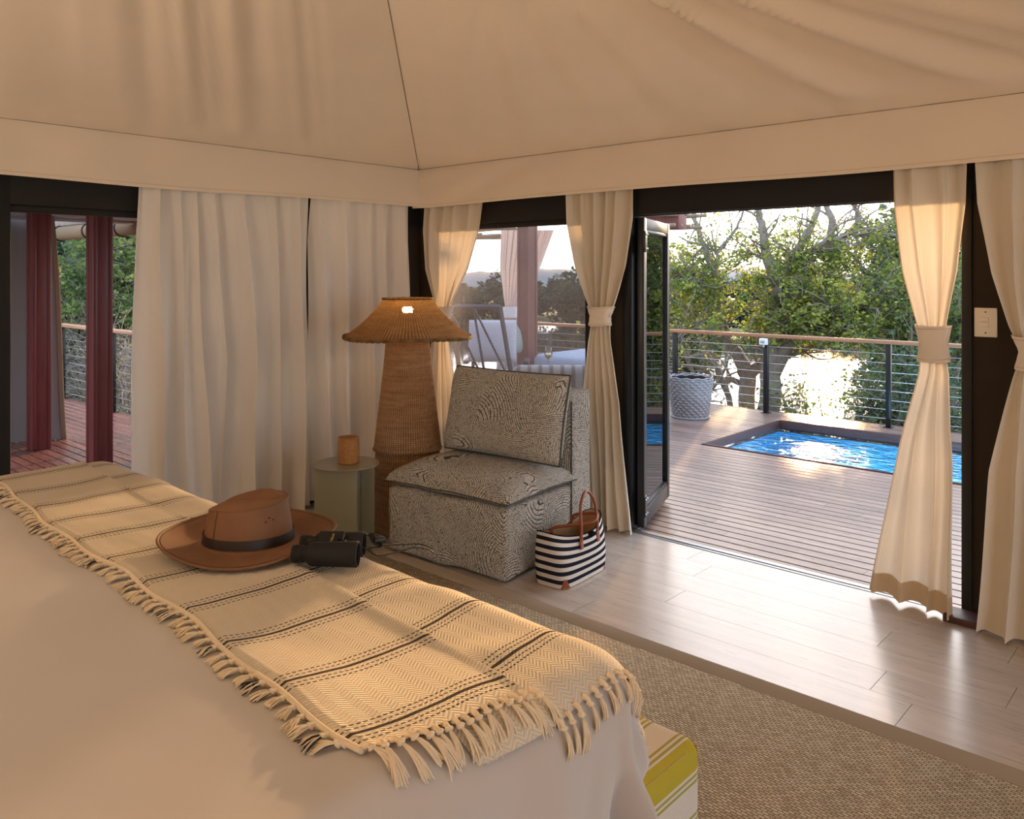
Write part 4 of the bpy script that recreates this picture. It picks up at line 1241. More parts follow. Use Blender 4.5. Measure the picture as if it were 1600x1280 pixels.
# every patch has its own far off ring centre, so the dashes run in arcs that change direction from patch to patch
_o = t.n('VectorMath', {'operation': 'SUBTRACT'}, i0=vor.outputs['Color']); _o.inputs[1].default_value = (.5, .5, .5)
_n = t.n('VectorMath', {'operation': 'NORMALIZE'}, i0=_o.outputs[0])
_s = t.n('VectorMath', {'operation': 'SCALE'}, i0=_n.outputs[0]); _s.inputs['Scale'].default_value = .36
_c = t.n('VectorMath', {'operation': 'ADD'}, i0=vor.outputs['Position'], i1=_s.outputs[0])
_d = t.n('VectorMath', {'operation': 'DISTANCE'}, i0=ov, i1=_c.outputs[0])
dist = t.math('ADD', t.math('MULTIPLY', _d.outputs['Value'], 104.0), t.math('MULTIPLY', wob, 1.2))
ringf = t.math('FRACT', dist)
rings = t.math('ABSOLUTE', t.math('SUBTRACT', t.math('MULTIPLY', ringf, 2.0), 1.0))
cellv = t.n('TexVoronoi', {'feature': 'DISTANCE_TO_EDGE'}, Vector=ov, Scale=165.0).outputs['Distance']
dash = t.math('GREATER_THAN', cellv, .10)
lit = t.math('MULTIPLY', t.math('GREATER_THAN', rings, .25), dash)
big = t.noise(ov, 3, 2)
fabric = t.mix(lit, (.095, .088, .078), t.mix(big, (.78, .72, .62), (.88, .83, .73)))
nb = t.bump(t.math('MULTIPLY', rings, dash), .5, .004)
t.surface(t.n('BsdfDiffuse', None, Color=fabric, Roughness=.9, Normal=nb).outputs[0])
M['upholstery'] = t.m
M['piping'] = plain('black_cream_piping', (.085, .078, .065), .9, var=.6, scale=150)
CA = math.radians(6)
cc, cs_ = math.cos(CA), math.sin(CA)
CW, CD = .85, .87
FR = Vector((2.015, -1.191))
ex = Vector((cc, cs_)); ey = Vector((-cs_, cc))
CB = FR - ex * (CW / 2) + ey * (CD / 2)
ch = thing('armchair', 'armless slipper chair in black and cream dashed fabric by the curtain', 'chair', (CB.x, CB.y, .013), CA)
def soft_box(name, c, s, r, parent, mat, n=(40, 40, 24), bulge=(0, 0, 0), wr=0.0, seed=0, flare=0.0):
    """rounded upholstered block with bulging faces and slight wrinkles"""
    bm = bmesh.new()
    bmesh.ops.create_cube(bm, size=2.0)
    bmesh.ops.subdivide_edges(bm, edges=list(bm.edges), cuts=17, use_grid_fill=True)
    vs = []
    hx, hy, hz = s[0] / 2, s[1] / 2, s[2] / 2
    for p in bm.verts:
        x, y, z = p.co
        x = math.copysign(1 - (1 - abs(x)) ** 1.6, x); y = math.copysign(1 - (1 - abs(y)) ** 1.6, y); z = math.copysign(1 - (1 - abs(z)) ** 1.6, z)
        q = Vector((x * hx, y * hy, z * hz))
        inner = Vector((max(-hx + r, min(hx - r, q.x)), max(-hy + r, min(hy - r, q.y)), max(-hz + r, min(hz - r, q.z))))
        d = q - inner
        if d.length > 1e-9: q = inner + d.normalized() * r
        bx = bulge[0] * (1 - y * y) * (1 - z * z); by = bulge[1] * (1 - x * x) * (1 - z * z); bz = bulge[2] * (1 - x * x) * (1 - y * y)
        q.x += math.copysign(bx, x) if abs(x) > .99 or abs(x) > 0 else 0
        q = Vector((q.x, q.y + by * y, q.z + bz * z))
        q.x += 0
        if wr:
            n_ = hnoise(q.x * 9 + seed, q.y * 9, q.z * 9)
            q += Vector((x, y, z)) * wr * n_
        if flare:
            k = 1 + flare * (1 - (z + 1) / 2)
            q.x *= k; q.y *= k
        vs.append((q.x + c[0], q.y + c[1], q.z + c[2]))
    bm.verts.index_update()
    fs = [tuple(v.index for v in f.verts) for f in bm.faces]
    bm.free()
    return MB().add(vs, fs).build(name, mat, parent)
soft_box('base', (0, -.02, .185), (CW, CD - .04, .37), .03, ch, M['upholstery'], wr=.006, seed=2, flare=.0)
soft_box('backrest', (0, CD / 2 - .12, .455), (CW, .24, .90), .04, ch, M['upholstery'], wr=.004, seed=5)
# seat cushion: pillow shape with a seam all round
def seat_fn(sg):
    def f(u, v):
        a = 2 * u - 1; b = 2 * v - 1
        if sg < 0: a = -a
        w2, d2 = .445, .335
        e = max(0.0, (1 - abs(a) ** 5.5) * (1 - abs(b) ** 5.5)) ** .36
        cx = math.copysign(abs(a) ** .9, a)
        px = a * w2 * (1 - .02 * (1 - b * b)); py = b * d2 * (1 - .02 * (1 - a * a))
        top = .115 if sg > 0 else .030
        z = .405 + sg * top * e * (1 - .22 * (a * a + b * b) / 2) - .006 * (a * a * b * b) + .004 * hnoise(px * 9, py * 9)
        return (px, py - .10, z)
    return f
sc_ = MB()
sc_.grid(seat_fn(1), 44, 44); sc_.grid(seat_fn(-1), 44, 44)
seat = sc_.build('seat_cushion', M['upholstery'], ch)
ringp = [seat_fn(1)(u, v) for (u, v) in [(i / 40, 0) for i in range(40)] + [(1, i / 40) for i in range(40)] + [(1 - i / 40, 1) for i in range(40)] + [(0, 1 - i / 40) for i in range(41)]]
MB().tube(ringp, .0042, 6).build('piping', M['piping'], seat)
for sx in (-1, 1):
    MB().tube([(sx * (CW / 2 + .002), CD / 2 - .235, .02 + i * .0225) for i in range(38)], .005, 6).build('side_piping', M['piping'], ch)
# loose back cushion
bc = thing('back_cushion', 'loose back cushion in dashed fabric leaning on the armchair backrest', 'cushion')
bcp = CB + ey * (.035) + ex * .075
bc.location = (bcp.x, bcp.y, .785)
bc.rotation_euler = (math.radians(-13), 0, CA + math.radians(-1))
bb = MB()
pillow(bb, .84, .50, .23, p=5.5, n=40, pinch=.025)
bco = bb.build('cover', M['upholstery'], bc)
edge = []
for (a0, b0, a1, b1) in ((-1, -1, 1, -1), (1, -1, 1, 1), (1, 1, -1, 1), (-1, 1, -1, -1)):
    for i in range(30):
        a = a0 + (a1 - a0) * i / 30; b = b0 + (b1 - b0) * i / 30
        edge.append((a * .42 * (1 - .025 * (1 - b * b)), .0, b * .25 * (1 - .025 * (1 - a * a))))
edge.append(edge[0])
MB().tube(edge, .007, 6, cap=False).build('piping', M['piping'], bco)

# ================================================================== TOTE BAG
t = NT('navy_white_striped_canvas')
so2 = t.n('SeparateXYZ', None, Vector=t.n('TexCoord').outputs['UV'])
stv = t.math('FRACT', t.math('ADD', t.math('MULTIPLY', so2.outputs[1], 6.5), -.02))
lin = t.noise(t.coord('Object', (260, 260, 260)), 1.0, 2)
navy = t.mix(lin, (.011, .012, .020), (.030, .032, .045)); wht = t.mix(lin, (.56, .50, .42), (.80, .75, .68))
cst = t.mix(t.math('GREATER_THAN', stv, .5), wht, navy)
t.surface(t.n('BsdfDiffuse', None, Color=cst, Normal=t.bump(lin, .25, .003)).outputs[0])
M['tote'] = t.m
M['tote_in'] = cloth('tan_bag_lining', (.50, .32, .17), weave=400)
M['leather'] = plain('chestnut_leather', (.26, .065, .022), .32, var=.2, scale=20)
M['navy'] = cloth('navy_cord', (.015, .018, .035), weave=300)
bag = thing('tote_bag', 'navy and white striped tote bag with brown leather handles', 'bag', (2.175, -.845, .0), math.radians(4))
BH = .275
def bagf(scale_in=0.0):
    def f(u, v):
        a = 2 * PI * u + PI / 4
        w = .100 - scale_in + (-.018) * v ** 1.4 + .012 * math.sin(PI * v)     # half depth (local x)
        L = .214 - scale_in + .036 * v                # half length (local y)
        n = 5.5 - 2.6 * v
        ca, sa = math.cos(a), math.sin(a)
        x = w * math.copysign(abs(ca) ** (2 / n), ca); y = L * math.copysign(abs(sa) ** (2 / n), sa)
        dip = -.038 * (1 - (y / L) ** 2) * v ** 2
        x += .012 * math.sin(y * 14 + 1) * v
        return (x, y, .002 + BH * v + dip + .012 * v * (abs(y) / L) ** 3)
    return f
bo = MB().grid(bagf(), 120, 40, closed_u=True).build('bag_body', M['tote'], bag)
MB().grid(bagf(.004), 80, 30, closed_u=True).build('lining', M['tote_in'], bag)
MB().box((0, 0, .006), (.18, .40, .008), .002).build('bottom', M['tote_in'], bag, smooth='auto')
MB().tube([bagf()(k / 120, 1.0) for k in range(121)], .0035, 6, cap=False).build('rim_binding', M['navy'], bag)
for (uu, sg) in ((.0, 1), (.25, 1), (.5, 1), (.75, 1)):
    pts = []
    m = MB()
    m.grid(lambda p, q: tuple(Vector(bagf(-.0025)((uu + (p - .5) * .115 * (1 - q * .75)) % 1, q * .17))), 14, 8)
    m.build('corner_patch', M['leather'], bag)
def handle(side, pts):
    h = MB().tube(pts, .0085, 8).build('handle', M['leather'], bag)
    return h
def smooth_path(ctrl, n=40):
    P = [Vector(c) for c in ctrl]
    P = [P[0] * 2 - P[1]] + P + [P[-1] * 2 - P[-2]]
    out = []
    m = len(P) - 3
    for i in range(m):
        a, b, c, d = P[i:i + 4]
        for k in range(n // m):
            t_ = k / (n // m)
            out.append(.5 * ((2 * b) + (-a + c) * t_ + (2 * a - 5 * b + 4 * c - d) * t_ ** 2 + (-a + 3 * b - 3 * c + d) * t_ ** 3))
    out.append(P[-2])
    return out
zt = BH - .045
handle(1, smooth_path([(.099, -.06, zt - .02), (.100, -.06, zt + .06), (.086, -.045, zt + .16), (.07, .03, zt + .22), (.07, .105, zt + .16), (.086, .115, zt + .06), (.098, .10, zt - .02)]))
handle(-1, smooth_path([(-.066, -.09, zt + .0), (-.06, -.085, zt + .03), (.02, -.03, zt + .045), (.105, .05, zt + .062), (.09, .105, zt + .085), (.02, .11, zt + .075), (-.05, .095, zt + .055), (-.066, .09, zt + .0)]))
for y in (-.06, .10):
    MB().box((.1025, y, zt - .03), (.006, .028, .055), .003, rot=Matrix.Rotation(math.radians(-6), 3, 'Y')).build('handle_tab', M['leather'], bag, smooth='auto')
kn = MB()
for k in range(5):
    a = k * 1.3
    kn.tube([(.103 + .012 * math.cos(a + q * .6), .03 + .014 * math.sin(a * 2 + q * .5), zt - .0 + .010 * math.sin(a + q * .7)) for q in range(9)], .0055, 6)
kn.build('toggle_knot', M['navy'], bag)

# ================================================================== RUG
t = NT('woven_sisal')
pv = t.coord('Position', (1, 1, 1), (0, 0, math.radians(3)))
br = t.n('TexBrick', {'offset': .5, 'squash': 1.0}, Vector=pv, Scale=1.0, Mortar_Size=.0022, Mortar_Smooth=1.0, Bias=0.0)
br.inputs['Brick Width'].default_value = .021
br.inputs['Row Height'].default_value = .0115
br.inputs['Color1'].default_value = (.0, .0, .0, 1); br.inputs['Color2'].default_value = (1, 1, 1, 1); br.inputs['Mortar'].default_value = (.5, .5, .5, 1)
br2 = t.n('TexNoise', None, Vector=t.coord('Position', (55, 90, 1)), Scale=1.0, Detail=3.0)
fib = t.noise(t.coord('Position', (260, 260, 1)), 1.0, 2)
knob = t.math('SUBTRACT', 1.0, br.outputs['Fac'])
hh = t.math('ADD', t.math('MULTIPLY', knob, .75), t.math('ADD', t.math('MULTIPLY', br2.outputs[0], .7), t.math('MULTIPLY', fib, .25)))
tone = t.math('ADD', t.math('MULTIPLY', br.outputs['Color'], .28), t.math('ADD', t.math('MULTIPLY', hh, .42), t.math('MULTIPLY', fib, .15)))
csis = t.ramp(tone, [(.20, (.15, .10, .055)), (.52, (.43, .325, .205)), (.85, (.68, .57, .41))])
t.surface(t.n('BsdfDiffuse', None, Color=csis, Normal=t.bump(hh, .9, .009)).outputs[0])
M['sisal'] = t.m
M['rug_border'] = cloth('taupe_rug_border', (.42, .35, .27), weave=500, bump=.4)
rg_ = thing('sisal_rug', 'large woven sisal rug with taupe border under the bed', 'rug', (3.5, -3.2, 0))
RX0, RX1, RY0, RY1 = .75, 6.4, -5.4, -1.255
sbox(RX0 - 3.5 + .095, RX1 - 3.5, RY0 + 3.2, RY1 + 3.2 - .095, .001, .0125, 'field', M['sisal'], rg_, .002)
sbox(RX0 - 3.5, RX1 - 3.5, RY1 + 3.2 - .097, RY1 + 3.2, .001, .0135, 'border', M['rug_border'], rg_, .003)
sbox(RX0 - 3.5, RX0 - 3.5 + .097, RY0 + 3.2, RY1 + 3.2 - .097, .001, .0135, 'border', M['rug_border'], rg_, .003)
# ================================================================== BENCH
t = NT('yellow_white_striped_cotton')
su = t.n('SeparateXYZ', None, Vector=t.n('TexCoord').outputs['UV']).outputs[0]
ff = t.math('FRACT', t.math('MULTIPLY', su, 1 / .190))
Wt, Yl, Ol = (.70, .64, .56), (.50, .40, .040), (.40, .34, .09)
cr = t.ramp(ff, [(0, Yl), (.36, Wt), (.40, Ol), (.435, Wt), (.47, Ol), (.505, Wt), (.865, Ol), (.90, Wt), (.935, Ol), (.97, Wt)])
cr.node.color_ramp.interpolation = 'CONSTANT'
fibr = t.noise(t.coord('Object', (220, 220, 220)), 1.0, 2)
t.surface(t.n('BsdfDiffuse', None, Color=t.mix(t.math('MULTIPLY', fibr, .25), cr, (.35, .3, .12)), Normal=t.bump(fibr, .2, .003)).outputs[0])
M['bench'] = t.m
BX0, BX1, BY0, BY1, BZ = 2.0, 3.915, -2.97, -2.575, .525
bn = thing('foot_bench', 'yellow and white striped upholstered bench at the foot of the bed', 'bench', ((BX0 + BX1) / 2, (BY0 + BY1) / 2, .0135))
hl, hd = (BX1 - BX0) / 2, (BY1 - BY0) / 2
def bench_fn(u, v):
    # u runs along X over the right end and down; v runs over the depth with rounded edges
    r = .045
    top = BZ - .012
    Lt = 2 * hl - 2 * r; arc = PI / 2 * r; down = top - r - .09
    tot = Lt + 2 * (arc + down)
    s = u * tot
    if s < down: x, z = -hl, .09 + s
    elif s < down + arc: a = (s - down) / r; x, z = -hl + r - r * math.cos(a), top - r + r * math.sin(a)
    elif s < down + arc + Lt: x, z = -hl + r + (s - down - arc), top
    elif s < down + 2 * arc + Lt: a = (s - down - arc - Lt) / r; x, z = hl - r + r * math.sin(a), top - r + r * math.cos(a)
    else: x, z = hl, top - r - (s - down - 2 * arc - Lt)
    # depth rounding
    y = -hd + 2 * hd * v
    e = max(0.0, (abs(y) - (hd - r)) / r)
    k = r * (1 - math.sqrt(max(0, 1 - min(1, e) ** 2)))
    nx = 0; nz = 0
    if z >= top - 1e-6: nz = 1
    elif x >= hl - 1e-6 or x <= -hl + 1e-6: nx = math.copysign(1, x)
    else:
        cx = math.copysign(hl - r, x); nx = (x - cx) / r; nz = (z - (top - r)) / r
    return (x - nx * k, y, z - nz * k)
BT = 2 * (2 * hl) 
def bench_uv(u, v):
    r = .045; top = BZ - .012
    tot = (2 * hl - 2 * r) + 2 * (PI / 2 * r + top - r - .09)
    return (u * tot - .012, v)
bo_ = MB().grid(bench_fn, 260, 30, uvfn=bench_uv)
bm_o = bo_.build('upholstery', M['bench'], bn)
def bench_side(yy, sg):
    m = MB()
    m.grid(lambda u, v: (-hl + .02 + (2 * hl - .04) * (u if sg < 0 else 1 - u), yy, .09 + (BZ - .012 - .06 - .09 + .03) * v), 120, 6, uvfn=lambda u, v: ((u if sg < 0 else 1 - u) * (2 * hl) + .43, v))
    return m.build('side_panel', M['bench'], bn)
bench_side(hd - .002, 1); bench_side(-hd + .002, -1)
M['bench_seam'] = plain('yellow_seam_thread', (.45, .38, .10), .9)
MB().tube([(hl - .011, -hd + .07 + (2 * hd - .14) * i / 20, BZ - .012 - .0165) for i in range(21)], .0022, 5).build('seam', M['bench_seam'], bn)
MB().box((0, 0, .07), (2 * hl - .06, 2 * hd - .06, .05), .005).build('bench_frame', M['dark'], bn, smooth='auto')
for sx in (-1, 1):
    for sy in (-1, 1):
        MB().tube([(sx * (hl - .1), sy * (hd - .08), 0), (sx * (hl - .1), sy * (hd - .08), .05)], [.016, .024], 10).build('leg', M['dark'], bn)

# ================================================================== BED
BCX, BA, BB, BR_, BTOP = 2.775, 1.125, -3.045, .11, .88
def drape(a, b, h=0.0):
    """a: distance across the bed from its middle, b: along the bed (world Y); beyond the edges the cloth falls"""
    dx = max(0.0, abs(a) - BA); dy = max(0.0, b - BB)
    d = math.hypot(dx, dy)
    r = BR_
    soft = .006 * hnoise(a * 2.6, b * 2.9) + .0025 * hnoise(a * 8, b * 7, 2)
    if d < 1e-9:
        return Vector((BCX + a, b, BTOP + soft + h))
    arc = PI / 2 * r
    if d < arc:
        o = r * math.sin(d / r); z = -r * (1 - math.cos(d / r)); nz = math.cos(d / r); no = math.sin(d / r)
    else:
        e = d - arc
        o = r + .05 * e; z = -r - e; nz = 0; no = 1
    ux, uy = dx / d * (1 if a > 0 else -1), dy / d
    # hanging folds
    t_ = b * 1.0 if dy < dx else a
    fold = (.032 * math.sin(t_ * 13 + 1.5 * math.sin(t_ * 4)) + .014 * math.sin(t_ * 31 + 2 * d * 6) + .007 * hnoise(t_ * 30, d * 14, 3)) * sstep(.08, .38, d)
    corner = min(dx, dy) / (d + 1e-9)
    fold += .035 * math.sin(corner * 9) * sstep(.1, .4, d)
    o += fold + no * h
    bx = math.copysign(min(abs(a), BA), a); by = min(b, BB)
    return Vector((BCX + bx + ux * o, by + uy * o, BTOP + soft * nz + z + nz * h))
M['duvet'] = cloth('off_white_cotton_duvet', (.575, .54, .515), weave=900, bump=.08, soft=.5)
bed = thing('bed', 'large bed with off white duvet in the foreground', 'bed', (0, 0, .0125))
DR = .70
def duv(u, v):
    a = -BA - DR + 2 * (BA + DR) * u
    b = -6.2 + (BB + DR + 6.2) * v
    p = drape(a, b)
    p.z -= .0125
    return tuple(p)
MB().grid(duv, 240, 220).build('duvet', M['duvet'], bed)
MB().box((BCX, -4.6, .40), (2.2, 3.1, .62), .06, 3).build('mattress', M['duvet'], bed)
MB().box((BCX, -4.6, .06), (2.1, 3.0, .10), .01).build('bed_base', M['dark'], bed, smooth='auto')

# ================================================================== THROW
t = NT('cream_herringbone_throw')
uv = t.n('SeparateXYZ', None, Vector=t.n('TexCoord').outputs['UV'])
U, V = uv.outputs[0], uv.outputs[1]
wob = t.math('MULTIPLY', t.math('SUBTRACT', t.noise(t.coord('UV', (9, 9, 1)), 1.0, 2), .5), .010)
U2 = t.math('ADD', U, wob)
per = .2135
uu = t.math('SUBTRACT', t.math('FRACT', t.math('DIVIDE', t.math('ADD', U2, .125), per)), .5)     # -.5 .. .5 around each stripe group
ux = t.math('MULTIPLY', uu, per)
ax = t.math('ABSOLUTE', ux)
def line(center, half):
    return t.math('LESS_THAN', t.math('ABSOLUTE', t.math('SUBTRACT', ax, center)), half)
thick = t.math('LESS_THAN', ax, .0040)
dashf = t.math('GREATER_THAN', t.math('FRACT', t.math('MULTIPLY', V, 95.0)), .35)
l1 = t.math('MULTIPLY', line(.0145, .0016), dashf)
l2 = t.math('MULTIPLY', line(.0265, .0018), dashf)
blk = t.math('MAXIMUM', thick, t.math('MAXIMUM', l1, l2))
# zigzag of the weave
tri = t.math('ABSOLUTE', t.math('SUBTRACT', t.math('MULTIPLY', t.math('FRACT', t.math('MULTIPLY', V, 1 / .036)), 2.0), 1.0))
zig = t.math('SINE', t.math('MULTIPLY', t.math('ADD', t.math('MULTIPLY', U, 1.0), t.math('MULTIPLY', tri, .014)), 2 * PI / .0085))
fibn = t.noise(t.coord('UV', (300, 300, 1)), 1.0, 2)
base = t.mix(t.math('ADD', t.math('MULTIPLY', zig, .30), .5), (.50, .425, .325), (.72, .65, .535))
base = t.mix(t.math('MULTIPLY', fibn, .35), base, (.80, .74, .62))
colr = t.mix(t.math('MULTIPLY', blk, .93), base, (.030, .026, .026))
t.surface(t.n('BsdfDiffuse', None, Color=colr, Normal=t.bump(t.math('ADD', t.math('MULTIPLY', zig, .5), t.math('MULTIPLY', fibn, .6)), .35, .003)).outputs[0])
M['throw'] = t.m
M['tassel'] = cloth('cream_yarn', (.80, .69, .53), weave=300, bump=.2)
M['tassel_dark'] = cloth('charcoal_yarn', (.05, .045, .05), weave=300, bump=.2)
thr = thing('throw_blanket', 'cream woven throw with dark stripes and tassels across the bed', 'blanket', (BCX, -3.2, BTOP))
T0 = Vector((BCX, -3.2, BTOP))
b_near, b_fold = -3.465, -3.165
A0 = -1.42
A1 = 1.10; A2 = 1.215
b_far = -2.80
def edge_near(a): return b_near - .055 * a + .010 * math.sin(a * 5) + .006 * math.sin(a * 17)
def hU(a, b): return .015 + .003 * hnoise(a * 5, b * 9, 1) + .003 * max(0, math.sin(a * 14 + b * 6)) ** 3 + .004 * math.exp(-((b - b_fold + .055 * a) / .02) ** 2)
def hL(a, b): return .0065 + .003 * hnoise(a * 5 + 3, b * 8, 4) + .004 * max(0, math.sin(a * 17 - b * 9)) ** 3
def up_fn(u, v):
    b1 = b_fold - .055 * (A0 + 2.6 * u) + .012 * math.sin((A0 + 2.6 * u) * 3.1)
    fr_ = v
    a1 = A1 + .075 * v + .012 * math.sin(v * 5)
    a = A0 + (a1 - A0) * u
    b0 = edge_near(a); b = b0 + (b1 - b0) * fr_
    h = hU(a, b)
    if v < .05: h -= .010 * (1 - v / .05)
    return tuple(drape(a, b, h) - T0)
def up_uv(u, v):
    return (A0 + (A1 - A0) * u, b_near + (b_fold - b_near) * v)
upper = MB().grid(up_fn, 300, 60, uvfn=up_uv).build('folded_layer', M['throw'], thr)
def lo_fn(u, v):
    a2 = A2 + .010 * math.sin(v * 7)
    a = A0 + (a2 - A0) * u
    b = -3.40 + (b_far + 3.40) * v
    return tuple(drape(a, b, hL(a, b)) - T0)
lower = MB().grid(lo_fn, 300, 110, uvfn=lambda u, v: (A0 + (A2 - A0) * u, -3.40 + (b_far + 3.40) * v)).build('under_layer', M['throw'], thr)
# rolled selvedge along the near edge
M['selv'] = M['tassel']
MB().tube([drape(a, edge_near(a), .010) - T0 for a in np.linspace(A0, A1, 260)], .0055, 6).build('selvedge', M['tassel'], upper)
rt = random.Random(77)
STR = [(-.125 + per * (k + .5)) for k in range(-8, 7)]
def is_dark(a): return min(abs(a - s) for s in STR) < .030
def tassel(a, b, da, db, L, parent, h0=.010, spread=.5, dark=False, knot=True):
    """tassel laid on the cloth surface: runs from (a, b) in direction (da, db)"""
    m = MB()
    d = Vector((da, db)); d.normalize(); pz = Vector((-d.y, d.x))
    kl = L * .22
    path = [drape(a + d.x * s, b + d.y * s, h0 + .004 * math.sin(PI * s / (kl + 1e-6))) - T0 for s in np.linspace(-.004, kl, 5)]
    m.tube(path, [.0045, .0052, .0046, .0046, .0060], 7)
    kp = drape(a + d.x * kl, b + d.y * kl, h0 + .003) - T0
    # knot: short fat ring
    m.tube([kp - (path[-1] - path[-2]) * .6, kp, kp + (path[-1] - path[-2]) * .6], [.0042, .0080, .0046], 8)
    ns = 17
    c1 = Vector((.0, .0))
    for k in range(ns):
        off = (k - (ns - 1) / 2) / ns * 2
        sp = spread * rt.uniform(.7, 1.2) * off
        w = rt.uniform(-.25, .25)
        hh = rt.uniform(.0, .006)
        pts = []
        LL = (L - kl) * rt.uniform(.82, 1.08)
        for q in range(5):
            s = LL * q / 4
            aa = a + d.x * (kl + s) + pz.x * s * (sp * .55 + w * .12 * q / 4)
            bb_ = b + d.y * (kl + s) + pz.y * s * (sp * .55 + w * .12 * q / 4)
            pts.append(drape(aa, bb_, h0 * (1 - q / 5) + .003 + hh * math.sin(PI * q / 4)) - T0)
        m.tube(pts, [.0021, .0020, .0018, .0016, .0010], 4, mi=1 if (dark and k % 3 == 0) else 0)
    o = m.build('tassel', [M['tassel'], M['tassel_dark']], parent)
    return o
a = A0 + .03
while a < A1 - .01:
    ang = rt.uniform(-.75, .35)
    tassel(a, edge_near(a) - .002, math.sin(ang), -math.cos(ang), rt.uniform(.034, .050), upper, h0=.007, spread=rt.uniform(.7, 1.3), dark=is_dark(a))
    a += rt.uniform(.031, .041)
# end fringe of the folded layer, hanging over the right side of the bed
b0_, b1_ = edge_near(A1), b_fold - .055 * A1
b = b0_ + .006
while b < b1_ + .004:
    v = (b - b0_) / (b1_ - b0_)
    tassel(A1 + .075 * v + .012 * math.sin(v * 5) - .002, b, 1, rt.uniform(-.35, .35), rt.uniform(.060, .082), upper, h0=.014, spread=rt.uniform(.3, .6))
    b += rt.uniform(.017, .023)
b = b1_ + .015
while b < b_far:
    v = (b + 3.40) / (b_far + 3.40)
    tassel(A2 + .010 * math.sin(v * 7) - .002, b, 1, rt.uniform(-.2, .2), rt.uniform(.05, .07), lower, h0=.008, spread=rt.uniform(.25, .5))
    b += rt.uniform(.024, .032)
# long edge hanging over the foot end: fringe near the right corner
for aa in np.arange(.35, 1.26, .034):
    tassel(aa, b_far - .003, rt.uniform(-.2, .2), 1, rt.uniform(.05, .07), lower, h0=.006, spread=rt.uniform(.15, .4), dark=is_dark(aa))

# ================================================================== HAT
t = NT('brown_suede_leather')
v_ = t.coord('Object')
t.principled(Base_Color=t.mix(t.noise(v_, 14, 5, .6), (.14, .062, .027), (.245, .118, .055)), Roughness=.75, Normal=t.bump(t.noise(v_, 220, 2), .15, .002))
M['suede'] = t.m
M['band'] = plain('dark_brown_leather_band', (.018, .010, .008), .45)
M['stitch'] = plain('dark_brown_stitch', (.09, .04, .02), .8)
HT = thing('bush_hat', 'brown leather wide brimmed hat lying on the striped throw', 'hat', (2.938, -3.176, .903), math.radians(40))
# local x is across the view, y away from it
def brim(u, v, off=0.0):
    a = 2 * PI * u
    rx0, ry0 = .113, .098; rx1, ry1 = .220, .205
    rx = rx0 + (rx1 - rx0) * v; ry = ry0 + (ry1 - ry0) * v
    x, y = rx * math.cos(a), ry * math.sin(a)
    z = .006 + .012 * v * v * (1 + math.cos(2 * a)) + .022 * v * max(0, math.sin(a)) ** 2
    z += .005 * v * (1 + math.cos(3 * a + .6))
    if v < .12: z += .006 * (1 - v / .12)
    return (x, y, z + off)
bb = MB()
bb.grid(lambda u, v: brim(u, v, .002), 96, 14, closed_u=True); bb.grid(lambda u, v: brim(1 - u, v, -.002), 96, 14, closed_u=True)
br_o = bb.build('brim', M['suede'], HT)
MB().tube([brim(k / 96, 1.0) for k in range(97)], .0034, 6, cap=False).build('brim_edge', M['suede'], br_o)
MB().tube([brim(k / 96, .93, .0025) for k in range(97)], .0009, 4, cap=False).build('brim_stitch', M['stitch'], br_o)
def crown(u, v):
    a = 2 * PI * u
    rx = interp([0, .15, .5, 1], [.115, .113, .107, .098], v); ry = interp([0, .15, .5, 1], [.100, .098, .093, .084], v)
    z = .010 + .102 * v
    z -= .016 * v ** 3 * max(0.0, math.cos(a - 2.6)) - .008 * v ** 3 * math.cos(a - .5)
    return (rx * math.cos(a), ry * math.sin(a), z)
cr_ = MB()
cr_.grid(crown, 96, 24, closed_u=True)
def ctop(u, v):    # v from rim to centre; the top is dished with a teardrop dent
    a = 2 * PI * u
    p = crown(u, 1.0)
    k = 1 - v
    x, y = p[0] * k, p[1] * k
    dome = .022 * (1 - k ** 2) ** 1.0 * math.sin(min(1, v * 3.2) * PI / 2)
    dent = -.030 * math.exp(-((y / .028) ** 2) - ((x - .01) / .075) ** 2) * sstep(0, .25, v)
    z = .112 + (p[2] - .112) * k + dome + dent + .012 * math.sin(PI * min(1, v * 2)) * .4
    return (x, y, z)
cr_.grid(ctop, 96, 20, closed_u=True)
co = cr_.build('crown', M['suede'], HT)
MB().tube([tuple(Vector(crown(k / 96, 1.0)) * 1.003) for k in range(97)], .0016, 6, cap=False).build('crown_seam', M['suede'], co)
MB().tube([tuple(Vector(crown(.66, v / 12)) + Vector((-.0005, -.001, 0))) for v in range(2, 13)], .0011, 5).build('side_seam', M['stitch'], co)
def bandf(u, v):
    p = crown(u, .03 + .23 * v); return (p[0] * 1.022, p[1] * 1.024, p[2] + .002)
MB().grid(bandf, 96, 4, closed_u=True).build('hat_band', M['band'], HT)
ey_ = MB()
for (uu_, vv_) in ((.862, .66), (.878, .74), (.895, .68)):
    p = Vector(crown(uu_, vv_)); n_ = Vector((p.x / .107 ** 2, p.y / .093 ** 2, 0)).normalized()
    ey_.tube([p - n_ * .001, p + n_ * .0016], .0022, 8)
ey_.build('eyelets', M['band'], co)

